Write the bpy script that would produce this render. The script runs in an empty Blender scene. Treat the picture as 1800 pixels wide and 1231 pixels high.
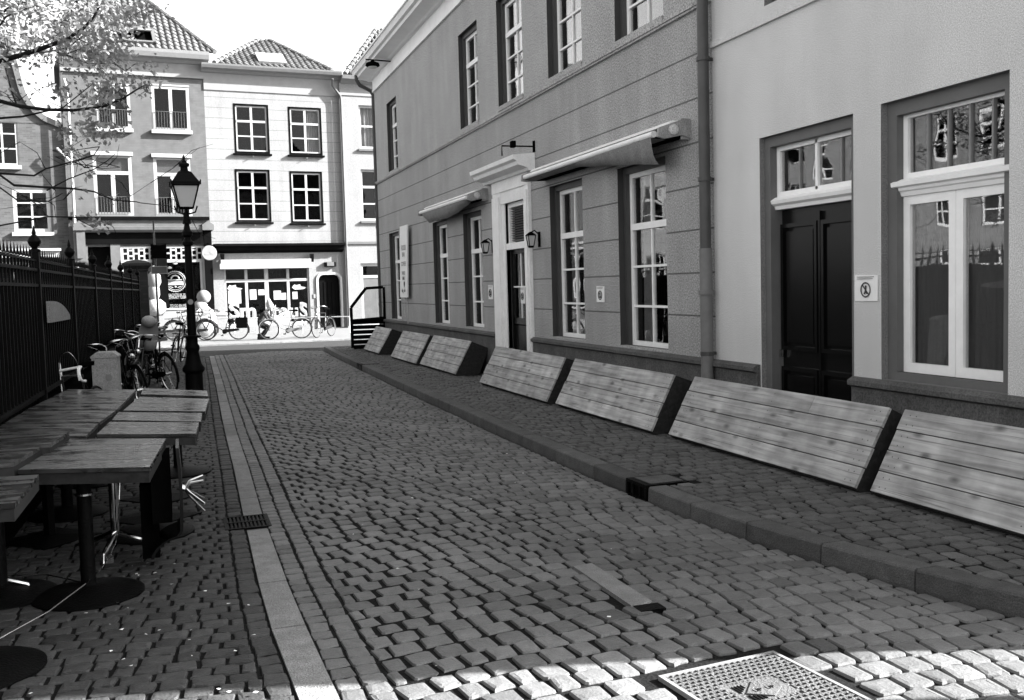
import bpy, math, random
import numpy as np
from mathutils import Vector, Matrix
R = math.radians
rnd = random.Random(7)
C = bpy.context.scene.collection

# ------------------------------------------------------------------ camera, sky, sun
FPX, CX, CY, EYE = 1750.0, 900.0, 615.5, 1.65
YAW, PITCH, ROLL = R(18.3909), R(-3.769), -0.027
def cam_axes():
    fw = Vector((math.sin(YAW)*math.cos(PITCH), math.cos(YAW)*math.cos(PITCH), math.sin(PITCH)))
    rt = Vector((math.cos(YAW), -math.sin(YAW), 0)); up = rt.cross(fw)
    c, s = math.cos(ROLL), math.sin(ROLL)
    return c*rt + s*up, -s*rt + c*up, fw
RT, UP, FW = cam_axes()
cd = bpy.data.cameras.new('camera'); cam = bpy.data.objects.new('camera', cd); C.objects.link(cam)
cd.sensor_width = 36; cd.lens = FPX/1800*36; cd.clip_start = 0.05; cd.clip_end = 500
cam.matrix_world = Matrix(((RT.x, UP.x, -FW.x, 0), (RT.y, UP.y, -FW.y, 0), (RT.z, UP.z, -FW.z, EYE), (0, 0, 0, 1)))
bpy.context.scene.camera = cam

SUN_AZ = (0.961, -0.277); SUN_EL = R(27.5)
w = bpy.data.worlds.new('World'); bpy.context.scene.world = w; w.use_nodes = True
nt = w.node_tree; nt.nodes.clear()
sky = nt.nodes.new('ShaderNodeTexSky'); sky.sky_type = 'NISHITA'; sky.sun_disc = False
sky.sun_elevation = SUN_EL; sky.sun_rotation = math.atan2(SUN_AZ[0], SUN_AZ[1]); sky.dust_density = 2.5
bw = nt.nodes.new('ShaderNodeRGBToBW'); bg = nt.nodes.new('ShaderNodeBackground'); wo = nt.nodes.new('ShaderNodeOutputWorld')
bg.inputs[1].default_value = 0.10
nt.links.new(sky.outputs[0], bw.inputs[0]); nt.links.new(bw.outputs[0], bg.inputs[0]); nt.links.new(bg.outputs[0], wo.inputs[0])
sl = bpy.data.lights.new('sun', 'SUN'); sl.energy = 5.0; sl.angle = R(0.6); sl.color = (1, 1, 1)
so = bpy.data.objects.new('sun', sl); C.objects.link(so)
sd = Vector((SUN_AZ[0]*math.cos(SUN_EL), SUN_AZ[1]*math.cos(SUN_EL), math.sin(SUN_EL)))
so.rotation_euler = sd.to_track_quat('Z', 'Y').to_euler(); so.location = sd*60
vs = bpy.context.scene.view_settings
vs.view_transform = 'Standard'; vs.look = 'None'; vs.gamma = 1; vs.exposure = 2.8; vs.use_curve_mapping = False

# ------------------------------------------------------------------ pixel to point (measuring the photograph)
def ray(px, py): return RT*((px-CX)/FPX) + UP*(-(py-CY)/FPX) + FW
def gr(px, py, z=0.0):
    d = ray(px, py); t = (z-EYE)/d.z; return Vector((d.x*t, d.y*t, z))
def onY(px, py, Y):
    d = ray(px, py); t = Y/d.y; return Vector((d.x*t, Y, EYE+d.z*t))
FA = math.atan(0.1); FO = Vector((1.2, 41.3, 0)); FE = Vector((math.cos(FA), math.sin(FA), 0)); FN = Vector((-FE.y, FE.x, 0))
def F(px, py, d=0.0):                 # far row of houses: (along, height) on their common front
    r = ray(px, py); o = Vector((0, 0, EYE)); t = ((FO-o).dot(FN)+d)/r.dot(FN); p = o+r*t
    return (p-FO).dot(FE), p.z

# ------------------------------------------------------------------ materials
def mat(name, col, rough=.7, spec=.3, var=0, vscale=4, bump=0, bscale=60, metal=0, stretch=None, tone=False, grain=0, gamt=.42, streak=0):
    m = bpy.data.materials.new(name); m.use_nodes = True; n = m.node_tree; b = n.nodes['Principled BSDF']
    b.inputs['Base Color'].default_value = (col, col, col, 1); b.inputs['Roughness'].default_value = rough
    b.inputs['Specular IOR Level'].default_value = spec; b.inputs['Metallic'].default_value = metal
    tc = n.nodes.new('ShaderNodeTexCoord'); src = tc.outputs['Object']
    if stretch:
        mp = n.nodes.new('ShaderNodeMapping'); mp.inputs['Scale'].default_value = stretch
        n.links.new(src, mp.inputs[0]); src = mp.outputs[0]
    fac = None
    def mul(a, bb):
        q = n.nodes.new('ShaderNodeMath'); q.operation = 'MULTIPLY'; n.links.new(a, q.inputs[0])
        if isinstance(bb, float): q.inputs[1].default_value = bb
        else: n.links.new(bb, q.inputs[1])
        return q.outputs[0]
    def noise(scale, amt, det=5):
        t = n.nodes.new('ShaderNodeTexNoise'); t.inputs['Scale'].default_value = scale; t.inputs['Detail'].default_value = det
        t.inputs['Roughness'].default_value = .65
        n.links.new(src, t.inputs['Vector'])
        r = n.nodes.new('ShaderNodeMapRange'); r.inputs['From Min'].default_value = .3; r.inputs['From Max'].default_value = .7
        r.inputs['To Min'].default_value = 1-amt; r.inputs['To Max'].default_value = 1+amt; n.links.new(t.outputs[0], r.inputs[0])
        return r.outputs[0]
    if var: fac = noise(vscale, var)
    if grain:
        g = noise(grain if grain > 1 else 130, gamt, 2); fac = g if fac is None else mul(fac, g)
    if streak:      # rain streaks and patchy repairs
        sm = n.nodes.new('ShaderNodeMapping'); sm.inputs['Scale'].default_value = (2.6, 2.6, .35); n.links.new(tc.outputs['Object'], sm.inputs[0])
        keep = src; src = sm.outputs[0]; g = noise(1.0, streak, 6); src = keep; fac = g if fac is None else mul(fac, g)
    if tone:
        a = n.nodes.new('ShaderNodeAttribute'); a.attribute_name = 'tone'; fac = a.outputs['Fac'] if fac is None else mul(fac, a.outputs['Fac'])
    if fac is not None:
        v = mul(fac, float(col)); n.links.new(v, b.inputs['Base Color'])
    if bump:
        t = n.nodes.new('ShaderNodeTexNoise'); t.inputs['Scale'].default_value = bscale; t.inputs['Detail'].default_value = 4
        n.links.new(src, t.inputs['Vector']); bp = n.nodes.new('ShaderNodeBump'); bp.inputs['Strength'].default_value = bump
        bp.inputs['Distance'].default_value = .02; n.links.new(t.outputs[0], bp.inputs['Height']); n.links.new(bp.outputs[0], b.inputs['Normal'])
    return m
def scored(name, col, z0, pitch, dark=.35, var=.1, grain=60, width=.018, gamt=.6):
    # plaster scored with horizontal joints
    m = mat(name, col, .85, .2, var, 1.3, .25, 90, grain=grain, gamt=gamt, streak=.12); n = m.node_tree; b = n.nodes['Principled BSDF']
    old = b.inputs['Base Color'].links[0].from_socket
    tc = n.nodes.new('ShaderNodeTexCoord'); sp = n.nodes.new('ShaderNodeSeparateXYZ'); n.links.new(tc.outputs['Object'], sp.inputs[0])
    def M(op, a, bb=None):
        q = n.nodes.new('ShaderNodeMath'); q.operation = op
        for i, v in enumerate((a, bb)):
            if v is None: continue
            if isinstance(v, (int, float)): q.inputs[i].default_value = v
            else: n.links.new(v, q.inputs[i])
        return q.outputs[0]
    fr = M('FRACT', M('DIVIDE', M('SUBTRACT', sp.outputs[2], z0), pitch))
    line = M('LESS_THAN', fr, width/pitch)
    k = M('SUBTRACT', 1.0, M('MULTIPLY', line, 1-dark))
    n.links.new(M('MULTIPLY', old, k), b.inputs['Base Color'])
    return m
def brickmat(name, col, mortar, var=.25, scale=1.0):
    m = bpy.data.materials.new(name); m.use_nodes = True; n = m.node_tree; b = n.nodes['Principled BSDF']; b.inputs['Roughness'].default_value = .85
    tc = n.nodes.new('ShaderNodeTexCoord'); mp = n.nodes.new('ShaderNodeMapping'); mp.inputs['Rotation'].default_value = (R(90), 0, 0)
    n.links.new(tc.outputs['Object'], mp.inputs[0])
    br = n.nodes.new('ShaderNodeTexBrick'); br.inputs['Scale'].default_value = 1/scale
    br.inputs['Color1'].default_value = (col*(1-var),)*3+(1,); br.inputs['Color2'].default_value = (col*(1+var),)*3+(1,); br.inputs['Mortar'].default_value = (mortar,)*3+(1,)
    br.inputs['Brick Width'].default_value = .22; br.inputs['Row Height'].default_value = .065; br.inputs['Mortar Size'].default_value = .006
    n.links.new(mp.outputs[0], br.inputs[0])
    t = n.nodes.new('ShaderNodeTexNoise'); t.inputs['Scale'].default_value = 3; t.inputs['Detail'].default_value = 6; n.links.new(tc.outputs['Object'], t.inputs[0])
    r = n.nodes.new('ShaderNodeMapRange'); r.inputs['To Min'].default_value = .55; r.inputs['To Max'].default_value = 1.45; n.links.new(t.outputs[0], r.inputs[0])
    mx = n.nodes.new('ShaderNodeVectorMath'); mx.operation = 'SCALE'; n.links.new(br.outputs[0], mx.inputs[0]); n.links.new(r.outputs[0], mx.inputs['Scale'])
    n.links.new(mx.outputs[0], b.inputs['Base Color'])
    return m
def glassmat(name, f0=.1, tint=.75, ripple=.0):
    m = bpy.data.materials.new(name); m.use_nodes = True; n = m.node_tree; n.nodes.clear()
    o = n.nodes.new('ShaderNodeOutputMaterial'); mx = n.nodes.new('ShaderNodeMixShader')
    ge = n.nodes.new('ShaderNodeNewGeometry'); dt = n.nodes.new('ShaderNodeVectorMath'); dt.operation = 'DOT_PRODUCT'; n.links.new(ge.outputs['Normal'], dt.inputs[0]); n.links.new(ge.outputs['Incoming'], dt.inputs[1])
    def MM(op, a, b=None):
        q = n.nodes.new('ShaderNodeMath'); q.operation = op
        for i, v in enumerate((a, b)):
            if v is None: continue
            if isinstance(v, (int, float)): q.inputs[i].default_value = v
            else: n.links.new(v, q.inputs[i])
        return q.outputs[0]
    f = MM('ADD', MM('MULTIPLY', MM('POWER', MM('SUBTRACT', 1.0, MM('ABSOLUTE', dt.outputs['Value'])), 5.0), 1-f0), f0)
    t = n.nodes.new('ShaderNodeBsdfTransparent'); t.inputs[0].default_value = (tint,)*3+(1,)
    g = n.nodes.new('ShaderNodeBsdfGlossy'); g.inputs['Roughness'].default_value = .012; g.inputs[0].default_value = (1, 1, 1, 1)
    tc = n.nodes.new('ShaderNodeTexCoord'); tx = n.nodes.new('ShaderNodeTexNoise'); tx.inputs['Scale'].default_value = 2.2; tx.inputs['Detail'].default_value = 1
    n.links.new(tc.outputs['Object'], tx.inputs[0]); bp = n.nodes.new('ShaderNodeBump'); bp.inputs['Strength'].default_value = .12; bp.inputs['Distance'].default_value = .02
    n.links.new(tx.outputs[0], bp.inputs['Height']); n.links.new(bp.outputs[0], g.inputs['Normal'])
    n.links.new(f, mx.inputs[0]); n.links.new(t.outputs[0], mx.inputs[1]); n.links.new(g.outputs[0], mx.inputs[2]); n.links.new(mx.outputs[0], o.inputs[0])
    return m
def woodmat(name, col, axis=0, rough=.55, spec=.4, knots=True, var=.3):
    m = bpy.data.materials.new(name); m.use_nodes = True; n = m.node_tree; b = n.nodes['Principled BSDF']
    b.inputs['Roughness'].default_value = rough; b.inputs['Specular IOR Level'].default_value = spec
    tc = n.nodes.new('ShaderNodeTexCoord'); mp = n.nodes.new('ShaderNodeMapping'); s = [26, 26, 26]; s[axis] = 1.3; mp.inputs['Scale'].default_value = s
    n.links.new(tc.outputs['Object'], mp.inputs[0])
    t = n.nodes.new('ShaderNodeTexNoise'); t.inputs['Scale'].default_value = 1; t.inputs['Detail'].default_value = 6; t.inputs['Distortion'].default_value = .6; n.links.new(mp.outputs[0], t.inputs[0])
    r = n.nodes.new('ShaderNodeMapRange'); r.inputs['From Min'].default_value = .3; r.inputs['From Max'].default_value = .7
    r.inputs['To Min'].default_value = 1-var; r.inputs['To Max'].default_value = 1+var*.6; n.links.new(t.outputs[0], r.inputs[0])
    a = n.nodes.new('ShaderNodeAttribute'); a.attribute_name = 'tone'
    q = n.nodes.new('ShaderNodeMath'); q.operation = 'MULTIPLY'; n.links.new(r.outputs[0], q.inputs[0]); n.links.new(a.outputs['Fac'], q.inputs[1]); out = q.outputs[0]
    if knots:
        mk = n.nodes.new('ShaderNodeMapping'); s = [7.5, 7.5, 7.5]; s[axis] = 3.2; mk.inputs['Scale'].default_value = s; n.links.new(tc.outputs['Object'], mk.inputs[0])
        v = n.nodes.new('ShaderNodeTexVoronoi'); v.inputs['Scale'].default_value = 1; n.links.new(mk.outputs[0], v.inputs['Vector'])
        k = n.nodes.new('ShaderNodeMapRange'); k.inputs['From Min'].default_value = .07; k.inputs['From Max'].default_value = .22; k.inputs['To Min'].default_value = .3; n.links.new(v.outputs['Distance'], k.inputs[0])
        q2 = n.nodes.new('ShaderNodeMath'); q2.operation = 'MULTIPLY'; n.links.new(out, q2.inputs[0]); n.links.new(k.outputs[0], q2.inputs[1]); out = q2.outputs[0]
        mc_ = n.nodes.new('ShaderNodeMapping'); s = [55, 55, 55]; s[axis] = 1.1; mc_.inputs['Scale'].default_value = s; n.links.new(tc.outputs['Object'], mc_.inputs[0])
        tcx = n.nodes.new('ShaderNodeTexNoise'); tcx.inputs['Scale'].default_value = 1; tcx.inputs['Detail'].default_value = 3; n.links.new(mc_.outputs[0], tcx.inputs[0])
        kc = n.nodes.new('ShaderNodeMapRange'); kc.inputs['From Min'].default_value = .30; kc.inputs['From Max'].default_value = .40; kc.inputs['To Min'].default_value = .45; n.links.new(tcx.outputs[0], kc.inputs[0])
        qc = n.nodes.new('ShaderNodeMath'); qc.operation = 'MULTIPLY'; n.links.new(out, qc.inputs[0]); n.links.new(kc.outputs[0], qc.inputs[1]); out = qc.outputs[0]
        t2 = n.nodes.new('ShaderNodeTexNoise'); t2.inputs['Scale'].default_value = 4; t2.inputs['Detail'].default_value = 5; n.links.new(tc.outputs['Object'], t2.inputs[0])
        k2 = n.nodes.new('ShaderNodeMapRange'); k2.inputs['From Min'].default_value = .35; k2.inputs['From Max'].default_value = .65; k2.inputs['To Min'].default_value = .7; k2.inputs['To Max'].default_value = 1.15; n.links.new(t2.outputs[0], k2.inputs[0])
        q3 = n.nodes.new('ShaderNodeMath'); q3.operation = 'MULTIPLY'; n.links.new(out, q3.inputs[0]); n.links.new(k2.outputs[0], q3.inputs[1]); out = q3.outputs[0]
    q4 = n.nodes.new('ShaderNodeMath'); q4.operation = 'MULTIPLY'; n.links.new(out, q4.inputs[0]); q4.inputs[1].default_value = col
    n.links.new(q4.outputs[0], b.inputs['Base Color'])
    bp = n.nodes.new('ShaderNodeBump'); bp.inputs['Strength'].default_value = .25; bp.inputs['Distance'].default_value = .004; n.links.new(t.outputs[0], bp.inputs['Height']); n.links.new(bp.outputs[0], b.inputs['Normal'])
    if not knots and rough < .5:      # worn varnish, wet in places
        w1 = n.nodes.new('ShaderNodeTexNoise'); w1.inputs['Scale'].default_value = 5; w1.inputs['Detail'].default_value = 4; n.links.new(tc.outputs['Object'], w1.inputs[0])
        q5 = n.nodes.new('ShaderNodeMath'); q5.operation = 'ADD'; n.links.new(w1.outputs[0], q5.inputs[0]); n.links.new(t.outputs[0], q5.inputs[1])
        k5 = n.nodes.new('ShaderNodeMapRange'); k5.inputs['From Min'].default_value = .75; k5.inputs['From Max'].default_value = 1.2; k5.inputs['To Min'].default_value = .06; k5.inputs['To Max'].default_value = .42
        n.links.new(q5.outputs[0], k5.inputs[0]); n.links.new(k5.outputs[0], b.inputs['Roughness'])
    return m

MT = dict(
    plaster=scored('grey_scored_plaster', .30, -.035, .4355, dark=.35, grain=62),
    plain=mat('grey_plaster', .335, .85, .2, .08, 1.2, .3, 90, grain=52, gamt=.65, streak=.1),
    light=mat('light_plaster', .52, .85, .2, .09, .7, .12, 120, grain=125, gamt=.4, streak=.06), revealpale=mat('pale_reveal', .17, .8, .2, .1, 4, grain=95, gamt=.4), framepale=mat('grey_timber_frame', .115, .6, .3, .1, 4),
    plinth=mat('plinth', .085, .8, .25, .2, 3, .3, 60, grain=70, streak=.25),
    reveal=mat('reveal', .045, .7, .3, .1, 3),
    darkframe=mat('dark_frame', .05, .5, .4, .1, 3),
    white=mat('white_paint', .82, .5, .4, .05, 8),
    offwhite=mat('off_white_paint', .5, .6, .3, .08, 5, grain=70),
    cornice=mat('cornice_paint', .78, .6, .3, .06, 3),
    black=mat('black_paint', .004, .25, .25, .1, 6),
    blackmatt=mat('black_matt', .003, .9, .0, .3, 9),
    iron=mat('cast_iron', .003, .5, .05, .2, 14, .3, 80),
    steel=mat('steel', .55, .25, .5, .1, 10, metal=1),
    chrome=mat('chrome', .8, .12, .5, metal=1),
    rubber=mat('rubber', .008, .8, .2),
    stone=mat('setts', .118, .62, .3, .16, 14, .22, 75, tone=True, grain=190, gamt=.22),
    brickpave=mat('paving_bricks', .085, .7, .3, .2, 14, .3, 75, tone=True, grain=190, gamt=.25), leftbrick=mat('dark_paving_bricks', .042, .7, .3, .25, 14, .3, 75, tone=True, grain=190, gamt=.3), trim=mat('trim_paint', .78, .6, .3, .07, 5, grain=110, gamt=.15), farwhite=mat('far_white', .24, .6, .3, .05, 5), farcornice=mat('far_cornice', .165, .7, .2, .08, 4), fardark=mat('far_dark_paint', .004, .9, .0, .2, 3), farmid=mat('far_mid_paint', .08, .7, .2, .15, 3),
    soil=mat('joint_soil', .008, .95, .1, .5, 20, .5, 60),
    kerb=mat('kerb_stone', .085, .75, .3, .25, 7, .5, 90, tone=True, grain=190),
    slab=mat('kerb_slab', .18, .75, .3, .25, 7, .5, 90, tone=True, grain=190),
    asphalt=mat('asphalt', .024, .9, .2, .15, 3, .4, 60),
    farpave=mat('far_paving', .12, .9, .2, .12, 2, .3, 30),
    ground=mat('ground', .12, .9, .2, .2, 2),
    room=mat('room_dark', .006, .9, .1),
    curtain=mat('curtain', .42, .9, .1, .1, 5),
    paper=mat('paper', .75, .8, .2, .04, 8),
    print=mat('print', .06, .8, .1),
    fabric=mat('awning_fabric', .19, .85, .2, .1, 6, .2, 200, grain=90),
    greyplas=mat('grey_box', .28, .6, .3, .2, 5, .2, 60, grain=120),
    greymetal=mat('grey_metal', .2, .45, .4, .15, 8),
    pipedark=mat('pipe_dark', .045, .45, .4, .2, 5),
    pipelight=mat('pipe_light', .13, .5, .4, .2, 5),
    tile=mat('roof_tile', .075, .75, .3, .3, 6, .4, 50, tone=True),
    housewhite=scored('white_plaster', .165, 0, .405, dark=.55, var=.05, grain=18, width=.02, gamt=.12),
    houseright=mat('pale_plaster', .16, .85, .2, .06, 1.5, .1, 40, grain=18, gamt=.15, streak=.06),
    housegrey=brickmat('grey_painted_brick', .058, .052, .06),
    brickdark=brickmat('weathered_brick', .045, .06, .25),
    pillarbrick=brickmat('pillar_brick', .015, .01, .3),
    leaf=mat('leaf', .24, .6, .3, .25, 3, tone=True),
    bark=mat('bark', .01, .9, .1, .3, 20),
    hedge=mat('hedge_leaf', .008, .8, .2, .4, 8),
    glass=glassmat('window_glass', .11, .85), farglass=glassmat('far_glass', .012, .7),
    shopglass=glassmat('shop_glass', .035, .85),
    lampglass=mat('frosted_lamp_glass', .5, .35, .5),
    skin=mat('skin', .45, .6, .3), cloth=mat('dark_cloth', .008, .9, .1), jacket=mat('jacket_cloth', .03, .9, .1, .4, 14), palecloth=mat('pale_cloth', .3, .9, .1, .3, 18),
    wood=woodmat('deck_planks', .38, 1, var=.42), tablewood=woodmat('table_planks', .032, 0, .27, .9, False, .55),
    darkwood=woodmat('dark_timber', .022, 1, .8, .2, False, .4),
)
def leafify():
    n = MT['leaf'].node_tree; b = n.nodes['Principled BSDF']; o = n.nodes['Material Output']
    t = n.nodes.new('ShaderNodeBsdfTranslucent'); mx = n.nodes.new('ShaderNodeMixShader'); mx.inputs[0].default_value = .35
    n.links.new(b.inputs['Base Color'].links[0].from_socket, t.inputs[0])
    n.links.new(b.outputs[0], mx.inputs[1]); n.links.new(t.outputs[0], mx.inputs[2]); n.links.new(mx.outputs[0], o.inputs[0])
leafify()

# ------------------------------------------------------------------ mesh builder
class MB:
    def __init__(s): s.v = []; s.f = []; s.mi = []; s.t = []; s.M = None; s.m = 0; s.tn = 1.0
    def av(s, pts):
        b = len(s.v)
        for p in pts:
            s.v.append(tuple(s.M @ Vector(p)) if s.M is not None else tuple(p))
        return b
    def af(s, *idx): s.f.append(idx); s.mi.append(s.m); s.t.append(s.tn)
    def quad(s, a, b, c, d): i = s.av((a, b, c, d)); s.af(i, i+1, i+2, i+3)
    def tri(s, a, b, c): i = s.av((a, b, c)); s.af(i, i+1, i+2)
    def hexa(s, p):        # 8 points: bottom 4 ccw, top 4 ccw
        i = s.av(p)
        for f in ((3, 2, 1, 0), (4, 5, 6, 7), (0, 1, 5, 4), (1, 2, 6, 5), (2, 3, 7, 6), (3, 0, 4, 7)): s.af(*[i+k for k in f])
        return s
    def box(s, x0, x1, y0, y1, z0, z1):
        if x0 > x1: x0, x1 = x1, x0
        if y0 > y1: y0, y1 = y1, y0
        if z0 > z1: z0, z1 = z1, z0
        return s.hexa([(x0, y0, z0), (x1, y0, z0), (x1, y1, z0), (x0, y1, z0), (x0, y0, z1), (x1, y0, z1), (x1, y1, z1), (x0, y1, z1)])
    def prism(s, poly, a, b, axis=0):   # polygon in the other two axes, extruded along axis
        def P(q, t):
            return {0: (t, q[0], q[1]), 1: (q[0], t, q[1]), 2: (q[0], q[1], t)}[axis]
        n = len(poly); i = s.av([P(q, a) for q in poly]+[P(q, b) for q in poly])
        s.af(*[i+k for k in range(n)][::-1]); s.af(*[i+n+k for k in range(n)])
        for k in range(n): s.af(i+k, i+(k+1) % n, i+n+(k+1) % n, i+n+k)
        return s
    def tube(s, pts, r, n=8, cap=True):
        pts = [Vector(p) for p in pts]; rs = r if isinstance(r, (list, tuple)) else [r]*len(pts)
        rings = []; prev = None
        for k, p in enumerate(pts):
            d = (pts[min(k+1, len(pts)-1)]-pts[max(k-1, 0)])
            d = d.normalized() if d.length > 1e-9 else Vector((0, 0, 1))
            if prev is None: a = d.orthogonal().normalized()
            else:
                a = prev - d*prev.dot(d); a = a.normalized() if a.length > 1e-6 else d.orthogonal().normalized()
            prev = a; b = d.cross(a)
            rings.append(s.av([p + (a*math.cos(2*math.pi*j/n)+b*math.sin(2*math.pi*j/n))*rs[k] for j in range(n)]))
        for k in range(len(rings)-1):
            for j in range(n): s.af(rings[k]+j, rings[k]+(j+1) % n, rings[k+1]+(j+1) % n, rings[k+1]+j)
        if cap: s.af(*[rings[0]+j for j in range(n)][::-1]); s.af(*[rings[-1]+j for j in range(n)])
        return s
    def lathe(s, prof, c=(0, 0, 0), n=20, rot=0, cap=True):   # prof: (radius, z)
        rings = [s.av([(c[0]+r*math.cos(rot+2*math.pi*j/n), c[1]+r*math.sin(rot+2*math.pi*j/n), c[2]+z) for j in range(n)]) for r, z in prof]
        for k in range(len(rings)-1):
            for j in range(n): s.af(rings[k]+j, rings[k]+(j+1) % n, rings[k+1]+(j+1) % n, rings[k+1]+j)
        if cap: s.af(*[rings[0]+j for j in range(n)][::-1]); s.af(*[rings[-1]+j for j in range(n)])
        return s
    def ball(s, c, r, n=12, sq=(1, 1, 1)):
        prof = []
        m = max(5, n//2)
        rings = []
        for k in range(1, m):
            a = math.pi*k/m
            rings.append(s.av([(c[0]+sq[0]*r*math.sin(a)*math.cos(2*math.pi*j/n), c[1]+sq[1]*r*math.sin(a)*math.sin(2*math.pi*j/n), c[2]-sq[2]*r*math.cos(a)) for j in range(n)]))
        b = s.av([(c[0], c[1], c[2]-r*sq[2])]); t = s.av([(c[0], c[1], c[2]+r*sq[2])])
        for j in range(n): s.af(b, rings[0]+(j+1) % n, rings[0]+j); s.af(t, rings[-1]+j, rings[-1]+(j+1) % n)
        for k in range(len(rings)-1):
            for j in range(n): s.af(rings[k]+j, rings[k]+(j+1) % n, rings[k+1]+(j+1) % n, rings[k+1]+j)
        return s
    def torus(s, c, R_, r, axis='y', n=28, m=6, a0=0, a1=2*math.pi):
        full = abs(a1-a0-2*math.pi) < 1e-6; k = n if full else n+1
        pts = []
        for i in range(k):
            a = a0+(a1-a0)*i/n
            for j in range(m):
                b = 2*math.pi*j/m; q = R_+r*math.cos(b); h = r*math.sin(b)
                u, v = q*math.cos(a), q*math.sin(a)
                pts.append({'y': (c[0]+u, c[1]+h, c[2]+v), 'z': (c[0]+u, c[1]+v, c[2]+h), 'x': (c[0]+h, c[1]+u, c[2]+v)}[axis])
        i0 = s.av(pts)
        for i in range(k if full else k-1):
            for j in range(m): s.af(i0+i*m+j, i0+((i+1) % k)*m+j, i0+((i+1) % k)*m+(j+1) % m, i0+i*m+(j+1) % m)
        return s
    def build(s, name, mats, parent=None, smooth=False):
        me = bpy.data.meshes.new(name); me.from_pydata(s.v, [], s.f)
        mats = mats if isinstance(mats, (list, tuple)) else [mats]
        for m in mats: me.materials.append(MT[m] if isinstance(m, str) else m)
        if len(mats) > 1: me.polygons.foreach_set('material_index', s.mi)
        at = me.attributes.new('tone', 'FLOAT', 'FACE'); at.data.foreach_set('value', s.t)
        if smooth: me.polygons.foreach_set('use_smooth', [True]*len(s.f))
        me.update()
        o = bpy.data.objects.new(name, me); C.objects.link(o)
        if parent is not None: o.parent = parent
        return o
def smooth(pts, n=5):      # Catmull-Rom through the points
    P = [Vector(p) for p in pts]; P = [P[0]*2-P[1]]+P+[P[-1]*2-P[-2]]; out = []
    for i in range(1, len(P)-2):
        for k in range(n):
            t = k/n; a, b, c, d = P[i-1], P[i], P[i+1], P[i+2]
            out.append(.5*((2*b)+(c-a)*t+(2*a-5*b+4*c-d)*t*t+(3*b-a-3*c+d)*t**3))
    return out+[P[-2]]
def soften(o, ang=40):
    me = o.data; me.polygons.foreach_set('use_smooth', [True]*len(me.polygons))
    try: me.set_sharp_from_angle(angle=R(ang))
    except Exception: pass
    return o
def tag(o, label=None, cat=None, group=None, kind=None):
    if label: o['label'] = label
    if cat: o['category'] = cat
    if group: o['group'] = group
    if kind: o['kind'] = kind
    return o
def thing(name, label, cat, loc=(0, 0, 0), rz=0, group=None):
    o = bpy.data.objects.new(name, None); C.objects.link(o); o.location = loc; o.rotation_euler = (0, 0, rz); o.empty_display_size = .2
    return tag(o, label, cat, group)
def struct(o): o['kind'] = 'structure'; return o
def dup(o, parent=None):
    c = o.copy(); C.objects.link(c)
    if parent is not None: c.parent = parent
    for ch in list(o.children): dup(ch, c)
    return c
def text_mesh(name, txt, size, m, parent=None, ext=.002, M=None, sx=1, spacing=1.0, off=0.0, align='CENTER'):
    cu = bpy.data.curves.new(name, 'FONT'); cu.body = txt; cu.size = size; cu.align_x = align; cu.align_y = 'CENTER'; cu.extrude = ext; cu.space_character = spacing; cu.offset = off; cu.resolution_u = 3
    t = bpy.data.objects.new(name, cu); C.objects.link(t); bpy.context.view_layer.update()
    me = bpy.data.meshes.new_from_object(t.evaluated_get(bpy.context.evaluated_depsgraph_get())); bpy.data.objects.remove(t); bpy.data.curves.remove(cu)
    me.materials.clear(); me.materials.append(MT[m])
    if sx != 1: me.transform(Matrix.Diagonal((sx, 1, 1, 1)))
    if M is not None: me.transform(M)
    o = bpy.data.objects.new(name, me); C.objects.link(o)
    if parent is not None: o.parent = parent
    return o
UPRIGHT = Matrix.Rotation(R(90), 4, 'X')      # text standing in the x-z plane, read from -y

# facade in a local frame: x along, y inwards, z up. openings: (x0,x1,z0,z1)
def facade_mb(x0, x1, z0, z1, ops, depth=.15, mb=None):
    mb = mb or MB()
    xs = sorted({x0, x1, *[min(max(v, x0), x1) for o in ops for v in o[:2]]}); zs = sorted({z0, z1, *[min(max(v, z0), z1) for o in ops for v in o[2:4]]})
    mb.m = 0
    for i in range(len(xs)-1):
        for j in range(len(zs)-1):
            cx, cz = (xs[i]+xs[i+1])/2, (zs[j]+zs[j+1])/2
            if any(o[0] < cx < o[1] and o[2] < cz < o[3] for o in ops): continue
            mb.quad((xs[i], 0, zs[j]), (xs[i+1], 0, zs[j]), (xs[i+1], 0, zs[j+1]), (xs[i], 0, zs[j+1]))
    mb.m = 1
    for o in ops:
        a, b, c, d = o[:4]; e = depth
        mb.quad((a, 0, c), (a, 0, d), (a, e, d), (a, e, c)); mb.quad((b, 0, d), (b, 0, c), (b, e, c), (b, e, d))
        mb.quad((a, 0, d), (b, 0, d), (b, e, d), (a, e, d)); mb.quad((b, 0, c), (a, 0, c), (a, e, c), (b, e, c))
    mb.m = 0
    return mb
def shell(mb, x0, x1, z0, z1, D, roof=True):
    mb.quad((x0, 0, z0), (x0, 0, z1), (x0, D, z1), (x0, D, z0)); mb.quad((x1, 0, z1), (x1, 0, z0), (x1, D, z0), (x1, D, z1))
    mb.quad((x1, D, z0), (x0, D, z0), (x0, D, z1), (x1, D, z1))
    if roof: mb.quad((x0, 0, z1), (x1, 0, z1), (x1, D, z1), (x0, D, z1))
    return mb
def frame_mb(x0, x1, z0, z1, y0, y1, wdt, mb=None, bottom=None):
    mb = mb or MB(); b = wdt if bottom is None else bottom
    mb.box(x0, x0+wdt, y0, y1, z0+b, z1-wdt); mb.box(x1-wdt, x1, y0, y1, z0+b, z1-wdt)
    mb.box(x0, x1, y0, y1, z1-wdt, z1)
    if b > 0: mb.box(x0, x1, y0, y1, z0, z0+b)
    return mb
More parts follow.
